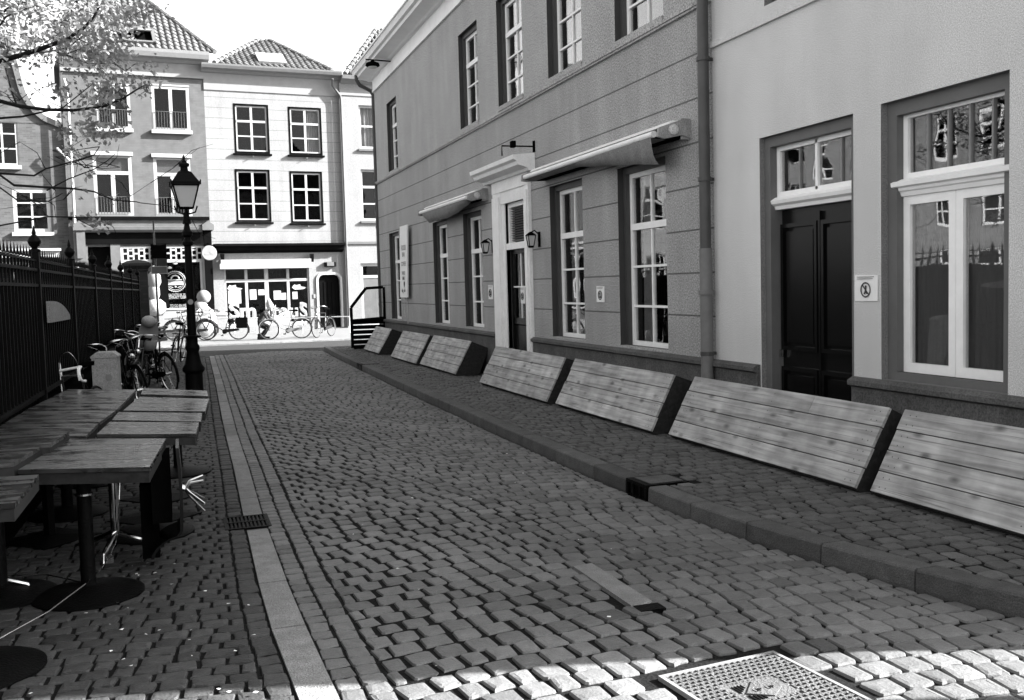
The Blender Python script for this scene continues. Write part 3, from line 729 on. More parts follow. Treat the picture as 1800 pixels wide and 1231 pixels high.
# downpipes
dp = thing('downpipe', 'dark downpipe with pale lower sleeve between grey and pale buildings', 'pipe', (4.9, 8.66, 0), 0, 'downpipes of the grey building')
soften(MB().tube([(0, 0, 1.55), (0, 0, 7.2)], .055, 14).build('pipe', 'pipedark', dp)); soften(MB().tube([(0, 0, .12), (0, 0, 1.95)], .062, 14).lathe([(.07, 1.5), (.078, 1.5), (.078, 1.54), (.07, 1.54)], n=14).build('sleeve', 'pipelight', dp))
cl = MB()
for z in (.9, 2.6, 3.75, 4.9, 6.2): cl.lathe([(.066, z), (.066, z+.04)], n=14); cl.box(0, .1, -.012, .012, z+.005, z+.035)
cl.build('brackets', 'pipedark', dp)
dp2 = thing('downpipe', 'thin dark downpipe with swan neck at the far street corner', 'pipe', (4.99, 25.78, 0), 0, 'downpipes of the grey building')
soften(MB().tube([(-.42, .0, 7.1), (-.42, 0, 6.98), (-.34, 0, 6.85), (-.06, 0, 6.72), (0, 0, 6.6), (0, 0, .15)], .05, 10).build('pipe', 'pipedark', dp2))
cl = MB()
for z in (1.2, 3.2, 5.2): cl.lathe([(.06, z), (.06, z+.05)], n=10)
cl.build('pipe_clips', 'pipedark', dp2)
# street lamp on a bracket at the cornice
fx = thing('wall_street_light', 'flat electric street light on an arm under the far end of the cornice', 'street light', (5, 23.4, 6.95))
MB().tube([(-.02, 0, .12), (-.02, 0, 0), (-.62, .0, .02)], .017, 8).build('arm', 'blackmatt', fx)
hd = MB(); hd.M = Matrix.Translation((-.46, 0, -.12)); hd.lathe([(.03, .13), (.05, .1), (.15, .06), (.17, 0), (.14, -.02)], n=14); soften(hd.build('lamp_head', 'blackmatt', fx))
hd = MB(); hd.ball((-.46, 0, -.15), .11, 12, (1, 1, .35)); soften(hd.build('lens', 'lampglass', fx), 180)

# awnings
def awning(Ya, Yb, z, label, sag):
    t = thing('awning', label, 'awning', (5, Yb, z), WR, 'retracted awnings on the grey building'); L = Ya-Yb
    # local x from -L (far) to 0 (near), y negative is street side
    MB().prism([(0, .13), (-.20, .125), (-.24, .10), (-.24, .085), (0, .09)], -L, 0, 0).build('hood', 'trim', t)
    MB().box(-L+.05, -.05, -.16, -.05, -.04, .06).build('roller', 'blackmatt', t)
    fbm = MB(); fbm.tube([(-L-.02, -.315, .015), (-.18, -.315, .015)], .034, 12); soften(fbm.build('front_bar', 'trim', t), 60)
    br = MB(); br.box(-.02, .0, -.10, 0, -.06, .15); br.prism([(0, .14), (-.12, .13), (-.36, .05), (-.37, -.04), (-.3, -.06), (-.1, -.02), (0, -.05)], -.02, .02, 0); br.build('bracket', 'greyplas', t)
    br = MB(); br.prism([(0, .14), (-.12, .13), (-.36, .05), (-.37, -.04), (-.3, -.05), (0, -.03)], -L-.03, -L, 0); br.build('bracket', 'greyplas', t)
    br = MB(); br.M = Matrix.Translation((.03, -.2, .03)) @ Matrix.Rotation(R(90), 4, 'Y'); br.lathe([(.052, -.02), (.052, .01), (.035, .018)], n=16); soften(br.build('end_cap', 'offwhite', t), 40)
    fb = MB(); N = 80; K = 10; pts = []
    for i in range(N+1):
        u = i/N; xx = -L*.99+(L*.99-.22)*u; drop = .015+sag(u)
        for k in range(K+1):
            v = k/K; fold = .011*math.sin(u*95+5*v)*v*max(0, min(1, (drop-.06)*8))
            pts.append((xx, -.335+.10*v*v+fold, .02-drop*v-.035*math.sin(v*math.pi)*(drop/.3)+.004*math.sin(u*31)*v))
    i0 = fb.av(pts)
    for i in range(N):
        for k in range(K): q = i0+i*(K+1)+k; fb.af(q, q+K+1, q+K+2, q+1)
    soften(fb.build('fabric', 'fabric', t), 180)
    fb = MB(); fb.quad((-L, -.33, -.02), (-.22, -.33, -.02), (-.22, -.08, -.04), (-L, -.08, -.04)); fb.build('cover', 'fabric', t)
awning(13.3, 9.12, 3.13, 'long retracted awning with sagging fabric over the two near windows', lambda u: .05*min(1, u*6)+(.24*((u-.40)/.6)**1.1 if u > .40 else 0))
awning(19.7, 16.1, 3.12, 'shorter retracted awning left of the white doorway', lambda u: .05+.17*min(1, u/.12)-(.15*((u-.5)/.5)**1.6 if u > .5 else 0))
# wall lanterns
def lantern(Y, label):
    t = thing('wall_lantern', label, 'lantern', (5, Y, 2.3), WR, 'lanterns flanking the white doorway')
    b = MB(); b.box(-.03, .03, -.02, 0, -.12, .1); b.tube([(0, -.01, .06), (0, -.08, .12), (0, -.14, .09)], .01, 6); b.lathe([(.02, .1), (.085, .055), (.09, .045), (.08, .045)], (0, -.14, 0), 4, R(45)); b.lathe([(.035, -.13), (.045, -.12), (.045, -.10)], (0, -.14, 0), 4, R(45))
    for k in range(4):
        a = R(45+90*k); b.tube([(.078*math.cos(a), -.14+.078*math.sin(a), .045), (.045*math.cos(a), -.14+.045*math.sin(a), -.11)], .007, 5)
    b.build('frame', 'blackmatt', t); MB().lathe([(.04, -.10), (.07, .045)], (0, -.14, 0), 4, R(45)).build('glass', 'lampglass', t)
lantern(15.88, 'black wall lantern to the left of the white doorway'); lantern(13.62, 'black wall lantern to the right of the white doorway')
# bracket over the doorway
tg = thing('sign_bracket', 'small black hanging bracket above the right end of the door cornice', 'bracket', (5, 13.75, 3.62), WR)
MB().tube([(0, 0, .02), (0, -.5, .02), (0, -.5, -.12)], .012, 6).box(-.03, .03, -.02, 0, -.06, .1).box(-.05, .05, -.36, -.3, .0, .09).build('arm', 'blackmatt', tg)
# long banner board leaning off the wall
sg = thing('sign_board', 'tall narrow white signboard with faded lines of lettering beside the far window', 'sign', (4.94, 22.3, 1.42), WR)
MB().hexa([(-.52, -.06, 0), (.20, -.05, 0), (.20, -.02, 0), (-.52, -.03, 0), (-.30, -.06, 1.62), (.42, -.05, 1.62), (.42, -.02, 1.62), (-.30, -.03, 1.62)]).build('board', 'paper', sg)
for i, (s_, z, sz) in enumerate((('FOOD', 1.12, .17), ('BAR', .97, .15), ('COFFEE', .76, .14), ('WINE', .55, .13), ('BAR', .43, .12), ('dag  do', .16, .13))):
    text_mesh('lettering', s_, sz, 'greymetal' if i < 4 else 'print', sg, .001, Matrix.Translation((-.14+z*.13, -.062, z)) @ UPRIGHT)
em = MB(); em.prism([(-.02, .22), (.04, .30), (.03, .36), (-.06, .36), (-.07, .30)], -.063, -.06, 1); em.build('emblem', 'print', sg)
cb = MB(); cb.tube([(-.2, -.04, 0), (-.2, -.03, -.45)], .006, 5); cb.tube([(.1, -.04, 0), (.1, -.03, -.5), (.1, -.03, -.6)], .006, 5); cb.build('cables', 'offwhite', sg)
# paper notices
def notice(Y, z, wd, ht, label, d=0, hand=True, X=5.0):
    t = thing('paper_notice', label, 'notice', (X, Y, z), WR, 'taped paper notices')
    MB().hexa([(-wd/2, -.006-d, 0), (wd/2, -.012-d, 0), (wd/2, -.004-d, 0), (-wd/2, -.002-d, 0), (-wd/2, -.006-d, ht), (wd/2, -.008-d, ht*.98), (wd/2, -.003-d, ht*.98), (-wd/2, -.002-d, ht)]).build('sheet', 'paper', t)
    p = MB(); r = min(wd, ht)*.27; c = (0, -.0135-d, ht*.43)
    p.torus(c, r, r*.1, 'y', 20, 4); p.tube([(-r*.7, c[1], c[2]+r*.7), (r*.7, c[1], c[2]-r*.7)], r*.08, 4)
    p.ball((r*.05, c[1], c[2]+r*.45), r*.2, 6, (1, .1, 1)); p.tube([(r*.05, c[1], c[2]+r*.3), (r*.0, c[1], c[2]-r*.2), (-r*.25, c[1], c[2]-r*.6)], r*.12, 4); p.tube([(0, c[1], c[2]-r*.15), (r*.3, c[1], c[2]-r*.55)], r*.1, 4)
    p.build('pictogram', 'print', t)
    l = MB()
    for k in range(2): l.box(-wd*.38, wd*(.3+.05*k), -.0135-d, -.011-d, ht*(.84+.07*k), ht*(.865+.07*k))
    l.build('text_lines', 'greymetal', t)
notice(6.385, 1.45, .27, .20, 'white notice with a crossed figure beside the black door')
notice(11.46, 1.40, .25, .20, 'white notice on the pier between the two near windows')
notice(16.08, 1.41, .26, .24, 'white notice left of the white doorway under the lantern')
notice(14.6, 1.35, .2, .26, 'white notice taped inside the glass of the doorway door', -.06)
# gas pipe bits / cable box
# corner windscreen of the terrace
ws = thing('terrace_windscreen', 'black framed glazed windscreen with slatted base at the far corner', 'windscreen', (0, 0, 0))
P = lambda px, py: onY(px, py, 25.2)
pts = [P(620, 612), P(617, 541), P(643, 507), P(673, 505)]
m = MB()
def bar(mb, a, b, r): 
    d = (b-a).normalized(); s = Vector((d.z, 0, -d.x))*r
    mb.hexa([tuple(q) for q in (a-s+Vector((0, -.03, 0)), a+s+Vector((0, -.03, 0)), a+s+Vector((0, .03, 0)), a-s+Vector((0, .03, 0)), b-s+Vector((0, -.03, 0)), b+s+Vector((0, -.03, 0)), b+s+Vector((0, .03, 0)), b-s+Vector((0, .03, 0)))])
for a, b in zip(pts, pts[1:]): bar(m, a, b, .035)
bar(m, P(620, 565), P(675, 560), .05); bar(m, P(675, 505), P(677, 600), .03); m.build('frame', 'blackmatt', ws)
s = MB(); x0, x1 = P(620, 600).x+.02, 4.98
for k in range(6): z = .12+k*.125; s.box(x0, x1, 25.17, 25.21, z, z+.1)
s.build('slats', 'blackmatt', ws)
gl = MB(); q = [P(620, 563), P(675, 561), P(673, 506), P(644, 508), P(618, 542)]; gl.prism([(p.x, p.z) for p in q], 25.195, 25.2, 1); gl.build('glass', glassmat('screen_glass', .03, .95), ws)

# ---- tipped deck boxes against the wall
def deck(Yf, Yn, label, n=4, xb=4.43, zb=.15, xt=4.72, zt=.70):
    t = thing('deck_box', label, 'deck box', (xb, Yn, KH), 0, 'wooden deck boxes tipped against the wall'); L = Yf-Yn
    A = Vector((0, 0, zb-KH)); B = Vector((xt-xb, 0, zt-KH)); d = (B-A); wv = d/n; nn = Vector((-d.z, 0, d.x)).normalized()   # outward
    pl = MB()
    for k in range(n):
        a = A+wv*k+wv*.05; b = A+wv*(k+1)-wv*.0; e0 = rnd.uniform(-.01, .02); e1 = rnd.uniform(-.01, .02); pl.tn = rnd.uniform(.82, 1.15)
        cut = sorted([0, L]+([rnd.uniform(.3, .7)*L] if L < 2.5 or True and rnd.random() < .4 and L < 4 else []))
        for i in range(len(cut)-1):
            pl.tn = rnd.uniform(.82, 1.15); y0 = cut[i]+(-e0 if i == 0 else .002); y1 = cut[i+1]+(e1 if i == len(cut)-2 else -.002)
            o_ = nn*.022
            pl.hexa([tuple(v) for v in (a+Vector((0, y0, 0)), b+Vector((0, y0, 0)), b+Vector((0, y1, 0)), a+Vector((0, y1, 0)), a+o_+Vector((0, y0, 0)), b+o_+Vector((0, y0, 0)), b+o_+Vector((0, y1, 0)), a+o_+Vector((0, y1, 0)))])
    for k in range(n):
        for yy in (.07, .13, L-.07, L-.13, L*.5):
            for q in (.3, .75):
                c = A+wv*(k+q)+nn*.0225; c = c+Vector((0, yy, 0)); pl.m = 1; pl.tn = 1; uu = d.normalized()*.0045; vv = Vector((0, .0045, 0))
                pl.quad(tuple(c-uu-vv), tuple(c+uu-vv), tuple(c+uu+vv), tuple(c-uu+vv)); pl.m = 0
    pl.build('planks', ['wood', 'darkframe'], t)
    poly = [(A.x, A.z), (B.x, B.z), (4.985-xb, .575-KH), (4.80-xb, .125-KH), (A.x+.03, .125-KH)]
    fr = MB(); fr.prism(poly, .0, .045, 1); fr.prism(poly, L-.045, L, 1)
    i = -nn*.03
    fr.hexa([tuple(v) for v in (A+Vector((0, .045, 0)), A+i+Vector((0, .045, 0)), A+i+Vector((0, L-.045, 0)), A+Vector((0, L-.045, 0)), B+Vector((0, .045, 0)), B+i+Vector((0, .045, 0)), B+i+Vector((0, L-.045, 0)), B+Vector((0, L-.045, 0)))])
    fr.box(A.x+.03, A.x+.07, .045, L-.045, .005, zb-KH)
    fr.box(B.x-.0, 4.98-xb, .045, L-.045, .45-.02, .47)
    fr.build('side_frame', 'darkwood', t)
    return t
deck(24.35, 22.5, 'small deck box farthest down the wall by the windscreen', xb=4.27, xt=4.6)
deck(21.3, 18.95, 'second deck box from the far end, butted to its nearer neighbour', xb=4.32, xt=4.62)
deck(18.8, 16.25, 'third deck box from the far end, with its dark side exposed', xb=4.38, xt=4.68)
deck(14.62, 11.72, 'middle deck box below the white doorway', xb=4.34, xt=4.62)
deck(11.46, 8.86, 'deck box just left of the big downpipe', xb=4.38, xt=4.66)
deck(8.58, 5.79, 'long deck box in front of the black door', xb=4.44, xt=4.74)
deck(5.66, 3.1, 'nearest deck box under the tall white window, running out of view', xb=4.47, xt=4.77)
# ================================================================== LEFT SIDE
def fx_(Y): return -1.223+.0215*(Y-10)        # fence line
fen = thing('iron_fence', 'black spiked iron railing on a low plinth with dark screening behind', 'fence', (0, 0, 0))
def sl(Y, dx=0, z=0): return Vector((fx_(Y)+dx, Y, z))
def beam(mb, Ya, Yb, x0, x1, z0, z1):
    mb.hexa([(fx_(Ya)+x0, Ya, z0), (fx_(Ya)+x1, Ya, z0), (fx_(Yb)+x1, Yb, z0), (fx_(Yb)+x0, Yb, z0), (fx_(Ya)+x0, Ya, z1), (fx_(Ya)+x1, Ya, z1), (fx_(Yb)+x1, Yb, z1), (fx_(Yb)+x0, Yb, z1)])
posts = [-2.5, 0, 2.5, 5, 7.5, 10, 12.5, 15, 17.5, 20, 22.5, 25]
RZ = (.82, 1.66, 1.78)  # rails: bottom, lower ornamental, upper
pl = MB(); beam(pl, -2.5, 25.5, -.14, .12, 0, .60); beam(pl, -2.5, 25.5, -.16, .14, .60, .68); pl.build('plinth', 'fardark', fen)
ra = MB()
beam(ra, -2.5, 25.5, -.02, .02, .76, .80); beam(ra, -2.5, 25.5, -.02, .02, 1.745, 1.77); beam(ra, -2.5, 25.5, -.02, .02, 1.885, 1.91); beam(ra, -2.5, 25.5, -.015, .015, 1.975, 1.99)
ra.build('rails', 'iron', fen)
for Y in posts:
    p = MB(); x = fx_(Y); p.box(x-.035, x+.035, Y-.035, Y+.035, .68, 2.06); p.lathe([(.05, 2.06), (.05, 2.08), (.02, 2.095), (.045, 2.12), (.058, 2.155), (.045, 2.19), (.015, 2.22), (.02, 2.23), (.003, 2.30)], (x, Y, 0), 12)
    soften(p.build('post', 'iron', fen), 35)
bs = MB(); Y = 1.0
while Y < 25.2:
    if min(abs(Y-q) for q in posts) > .06:
        x = fx_(Y); r = .0095 if Y > 3 else .011
        bs.box(x-r, x+r, Y-r, Y+r, .74, 2.0); b0 = bs.av([(x-.014, Y, 2.0), (x, Y-.02, 2.01), (x+.014, Y, 2.0), (x, Y+.02, 2.01), (x, Y, 2.11)]); [bs.af(b0+k, b0+(k+1) % 4, b0+4) for k in range(4)]
        if Y < 16:
            bs.torus((x, Y+.075, 1.828), .055, .006, 'x', 12, 4)
    Y += .15
bs.build('bars', 'iron', fen)
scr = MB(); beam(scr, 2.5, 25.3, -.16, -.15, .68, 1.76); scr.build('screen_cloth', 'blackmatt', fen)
# pale awning cloth seen above the fence screen: folded parasol
pr = thing('folded_cover', 'pale rounded cloth cover hanging on the fence between the first posts', 'cover', (fx_(11), 11.1, 1.45))
cv = MB(); N = 14
for side in (0, 1):
    pass
prof = []
for i in range(N+1):
    u = i/N; top = .16*(1-u**2.6); prof.append((-.95+u*1.75, top+.0))
poly = [(-.95, -.04)]+prof+[(.82, -.05)]
cv.prism([(q[0], q[1]) for q in poly], .03, .06, 0); soften(cv.build('cloth', 'fabric', pr), 30)
# brick gate pillar
gp = thing('brick_pillar', 'dark brick gate pillar with moulded stone cap at the end of the railing', 'pillar', (-.93, 25.9, 0))
MB().box(-.24, .24, -.24, .24, .0, 2.2).box(-.27, .27, -.27, .27, 0, .35).build('shaft', 'pillarbrick', gp)
MB().lathe([(.36, 2.2), (.38, 2.24), (.37, 2.26), (.42, 2.30), (.47, 2.34), (.47, 2.40), (.3, 2.46), (.02, 2.5)], (0, 0, 0), 4, R(45)).build('cap', 'pillarbrick', gp)
# lamp post
lpz = thing('street_lamp', 'black cast iron lantern street lamp on a fluted base at the kerb', 'street lamp', (.16, 15.5, 0))
soften(MB().lathe([(.15, 0), (.15, .1), (.13, .14), (.125, .46), (.16, .50), (.16, .54), (.12, .60), (.10, .70), (.085, .78), (.1, .82), (.1, .86), (.078, .9), (.078, .98), (.13, 1.0), (.13, 1.02), (.066, 1.03)], n=16).build('base', 'iron', lpz), 35)
ps = MB()
ps.lathe([(.066, 1.0), (.056, 1.8), (.05, 2.34), (.075, 2.36), (.08, 2.40), (.055, 2.43), (.045, 2.47), (.075, 2.50), (.075, 2.55), (.05, 2.58), (.035, 2.66), (.06, 2.67), (.055, 2.72), (.04, 2.80), (.045, 2.83)], n=16)
soften(ps.build('column', 'iron', lpz), 35)
MB().lathe([(.05, 1.5), (.05, 1.54)], (.0, -.012, 0), 12).build('identification_band', 'iron', lpz)
dk = MB(); dk.M = Matrix.Translation((.0, -.064, 1.52)) @ Matrix.Rotation(R(90), 4, 'X'); dk.lathe([(.04, 0), (.04, .008)], n=16); dk.build('number_disc', 'greymetal', lpz)
lf = MB(); r0, r1, z0, z1 = .135, .255, 2.90, 3.23
lf.tube([(0, 0, 2.80), (-.13, 0, 2.84), (-.16, 0, 2.93)], .012, 6); lf.tube([(0, 0, 2.80), (.13, 0, 2.84), (.16, 0, 2.93)], .012, 6); lf.tube([(0, 0, 2.78), (0, 0, 2.9)], .014, 6)
for k in range(4):
    a = R(45+90*k+4); b = R(45+90*(k+1)+4); c0 = Vector((math.cos(a), math.sin(a), 0)); c1 = Vector((math.cos(b), math.sin(b), 0))
    lf.tube([c0*r0+Vector((0, 0, z0)), c0*r1+Vector((0, 0, z1))], .012, 5); lf.tube([c0*r0+Vector((0, 0, z0)), c1*r0+Vector((0, 0, z0))], .014, 5); lf.tube([c0*r1+Vector((0, 0, z1)), c1*r1+Vector((0, 0, z1))], .018, 5)
    lf.tube([c0*(r1+.02)+Vector((0, 0, z1)), c0*(r1+.035)+Vector((0, 0, z1+.07))], [.02, .008], 6)
lf.lathe([(.27, 3.24), (.27, 3.27), (.13, 3.42), (.075, 3.44), (.065, 3.50), (.10, 3.51), (.10, 3.54), (.05, 3.56), (.03, 3.59), (.02, 3.61), (.03, 3.63), (.003, 3.68)], (0, 0, 0), 4, R(49))
lf.build('lantern', 'iron', lpz)
MB().lathe([(.128, z0+.01), (.24, z1-.01)], (0, 0, 0), 4, R(49)).build('glass', 'lampglass', lpz)
# utility cabinet
ub = thing('utility_cabinet', 'small grey round-topped cabinet with a dark disc beside the fence', 'cabinet', (-.84, 12.5, 0), R(-4))
bx = MB(); bx.box(-.14, .14, -.12, .12, 0, .93); bx.prism([(-.15, .93), (.15, .93), (.15, .95), (.09, .995), (-.09, .995), (-.15, .95)], -.13, .13, 1); bx.build('housing', 'greyplas', ub)
d = MB(); d.M = Matrix.Translation((.04, -.121, .70)) @ Matrix.Rotation(R(90), 4, 'X'); d.lathe([(.038, 0), (.038, .004)], n=20); d.build('disc', 'greymetal', ub)
# street name post beside the pillar
sp_ = thing('sign_post', 'thin post with small dark rectangular street sign next to the gate pillar', 'sign post', (0, 0, 0))
b = onY(278, 560, 25.0); t0 = onY(280, 467, 25)
MB().tube([(b.x, 25, 0), (b.x, 25, 3.35)], .022, 8).build('post', 'pipedark', sp_)
q0 = onY(266, 482, 25); q1 = onY(294, 468, 25); sg_ = MB().box(q0.x, q1.x, 24.96, 24.975, q0.z, q1.z).build('plate', 'pipedark', sp_)
frame_mb(q0.x, q1.x, q0.z, q1.z, 24.953, 24.965, .015).build('border', 'greymetal', sp_)
q0 = onY(266, 455, 25); q1 = onY(292, 430, 25); MB().prism([(q0.x, q0.z), (q1.x, q0.z), (q1.x, q1.z), ((q0.x+q1.x)/2+.03, q1.z-.02), (q0.x, q1.z)], 24.9, 24.93, 1).build('upper_board', 'blackmatt', sp_)

# ---- tables (pixel corners measured on the table tops; the pavement falls a little to the right)
def table(corners, zl, zr, label, base='disc', th=.05, basepos=None, planks=4, cat='table'):
    P = [gr(*corners[0], zl), gr(*corners[1], zr), gr(*corners[2], zr), gr(*corners[3], zl)]      # TL TR BR BL
    c = sum(P, Vector())/4; t = thing('terrace_table', label, cat, (c.x, c.y, 0), 0, 'plank topped terrace tables pushed together')
    TL, TR, BR, BL = [p-Vector((c.x, c.y, 0)) for p in P]
    tp = MB()
    for k in range(planks):
        a, b = k/planks, (k+1)/planks-.012
        b += .003; p = [BL.lerp(TL, a), BR.lerp(TR, a), BR.lerp(TR, b), BL.lerp(TL, b)]; tp.tn = rnd.uniform(.8, 1.25)
        tp.hexa([tuple(v-Vector((0, 0, .022))) for v in p]+[tuple(v) for v in p])
    tp.build('table_top', 'tablewood', t)
    ap = MB(); p = [q-Vector((0, 0, .024)) for q in (BL, BR, TR, TL)]; ctr = sum(p, Vector())/4; p = [ctr+(q-ctr)*.985 for q in p]
    ap.hexa([tuple(v-Vector((0, 0, th))) for v in p]+[tuple(v) for v in p]); ap.build('under_frame', 'darkwood', t)
    bx, by = (0, 0) if basepos is None else (basepos[0]-c.x, basepos[1]-c.y)
    pd = MB(); zt = (zl+zr)/2-.06
    if base == 'disc':
        pd.lathe([(.29, .0), (.29, .012), (.27, .022), (.12, .05), (.05, .06), (.04, .07), (.038, zt)], (bx, by, 0), 32); soften(pd.build('pedestal', 'iron', t), 30)
        MB().lathe([(.047, zt-.13), (.047, zt-.12)], (bx, by, 0), 20).build('collar', 'steel', t)
    elif base == 'square':
        pd.lathe([(.33, .0), (.33, .01), (.06, .03), (.036, .035), (.036, zt)], (bx, by, 0), 4, R(0)); pd.build('pedestal', 'iron', t)
    else:
        pd.lathe([(.026, .10), (.026, zt)], (bx, by, 0), 14); pd.lathe([(.03, zt-.12), (.03, zt-.10)], (bx, by, 0), 14)
        for k in range(4):
            a = R(-8+90*k); pd.tube([(bx, by, .12), (bx+.10*math.cos(a), by+.10*math.sin(a), .10), (bx+.26*math.cos(a), by+.26*math.sin(a), .05), (bx+.27*math.cos(a), by+.27*math.sin(a), .005)], [.02, .017, .014, .01], 8)
        soften(pd.build('pedestal', 'steel', t), 40)
    return t
ZL, ZR = .765, .735
table([(252, 682), (363.5, 687), (366, 696.4), (247.5, 693.2)], ZL, ZR, 'farthest terrace table of the kerbside row, nearest the street lamp', 'disc')
table([(246, 697.4), (367, 701), (360.6, 723.2), (216.4, 721.7)], ZL, ZR, 'second table from the far end of the kerbside row', 'square', basepos=(-.2, 8.5))
table([(208, 724.5), (355.3, 726), (353, 741.3), (196.5, 738.6)], ZL, ZR, 'third table from the far end of the kerbside row', 'square', basepos=(-.24, 7.74))
table([(193, 741.4), (350, 742.8), (344, 762.9), (170, 763.5)], ZL, ZR, 'front table of the kerbside row, above the smaller disc foot', 'disc', basepos=(-.26, 7.22))
table([(120, 684.4), (239.5, 684.8), (206, 720), (46, 720.5)], ZL, ZR, 'farthest terrace table of the row along the fence', 'disc')
table([(45, 721.7), (204, 721.5), (175, 742.5), (9, 743.5)], ZL, ZR, 'second table from the far end along the fence', 'disc')
table([(6, 745), (173, 744), (151, 767), (-30, 772)], ZL, ZR, 'third table along the fence, with rain beads on its top', 'square')
table([(-30, 768), (122, 759), (89, 780), (-60, 790)], .80, .80, 'small table overlapping the one behind at the frame edge', 'chrome', basepos=(-1.13, 6.1))
table([(-60, 790), (81, 779), (23, 814), (-110, 826)], .79, .79, 'table left of the large front table, with thick dark edge', 'disc')
table([(124, 771), (292, 770.5), (263, 821), (31.5, 826)], .75, .75, 'large front terrace table standing on chrome and disc pedestals', 'disc', .06, basepos=(-.545, 5.88))
table([(-80, 842), (68.6, 834), (25, 886), (-130, 894)], .75, .75, 'nearest terrace table cut by the left edge of view', 'disc', .055, basepos=(-.93, 4.85))
# chrome pedestal standing free under the front table
cp = thing('chrome_pedestal', 'chrome column foot with splayed feet and a padlock under the front table', 'table foot', (-.455, 6.78, 0))
pd = MB(); pd.lathe([(.028, .12), (.028, .69)], n=14); pd.lathe([(.034, .55), (.034, .57)], n=14)
for k in range(4):
    a = R(-14+90*k); pd.tube([(0, 0, .14), (.08*math.cos(a), .08*math.sin(a), .11), (.25*math.cos(a), .25*math.sin(a), .055), (.26*math.cos(a), .26*math.sin(a), .003)], [.022, .017, .014, .01], 8)
soften(pd.build('column', 'chrome', cp), 40)
pk = thing('padlock', 'small steel padlock hanging on the locking cable', 'padlock', (-.47, 6.42, .03))
MB().box(-.022, .022, -.01, .01, 0, .035).torus((0, 0, .04), .018, .004, 'y', 14, 5, 0, math.pi).build('lock_body', 'steel', pk)
cb = MB(); cb.tube([(-1.2, 5.1, .01), (-.95, 5.15, .012), (-.7, 5.45, .06), (-.55, 5.75, .10), (-.49, 6.1, .09), (-.47, 6.42, .07)], .004, 5); cb.tube([(-.47, 6.42, .07), (-.44, 6.6, .12), (-.42, 6.75, .35), (-.4, 6.8, .6)], .003, 5)
cb.tube([(-.55, 5.9, .06), (-.8, 6.2, .06), (-1.3, 6.3, .08)], .004, 5)
tag(cb.build('locking_cable', 'steel'), 'thin steel cable looped between the table feet', 'cable')
# tipped black chair
ch = thing('tipped_chair', 'black shell chair tipped on end against the front table, star foot in the air', 'chair', (-.08, 6.35, 0))
s = MB(); N = 14; prof = []
for k in range(N+1):
    u = k/N
    if u < .6: prof.append((.02+.01*math.sin(u*5), .74-.52*u/.6))
    else: a = (u-.6)/.4*R(80); prof.append((.03-.20*math.sin(a)*.9, .22-.12*(1-math.cos(a))-.02*a))
for k in range(N):
    (x0, z0), (x1, z1) = prof[k], prof[k+1]
    s.hexa([(x1, -.2, z1), (x1+.018, -.2, z1), (x1+.018, .2, z1), (x1, .2, z1), (x0, -.2, z0), (x0+.018, -.2, z0), (x0+.018, .2, z0), (x0, .2, z0)])
s.build('seat_shell', 'black', ch)
s = MB(); s.box(-.13, -.02, -.1, .2, .28, .69); s.box(-.2, -.1, .0, .16, .05, .5); s.build('cushion_block', 'blackmatt', ch)
s = MB(); s.tube([(.03, .0, .47), (.06, .0, .46)], .02, 8)
for a in (30, 85, 200, 270, 330):
    a = R(a); s.tube([(.06, 0, .46), (.09, .06*math.cos(a), .455+.05*math.sin(a)), (.17, .15*math.cos(a), .42+.11*math.sin(a))], [.011, .009, .007], 6)
soften(s.build('star_foot', 'chrome', ch), 40)

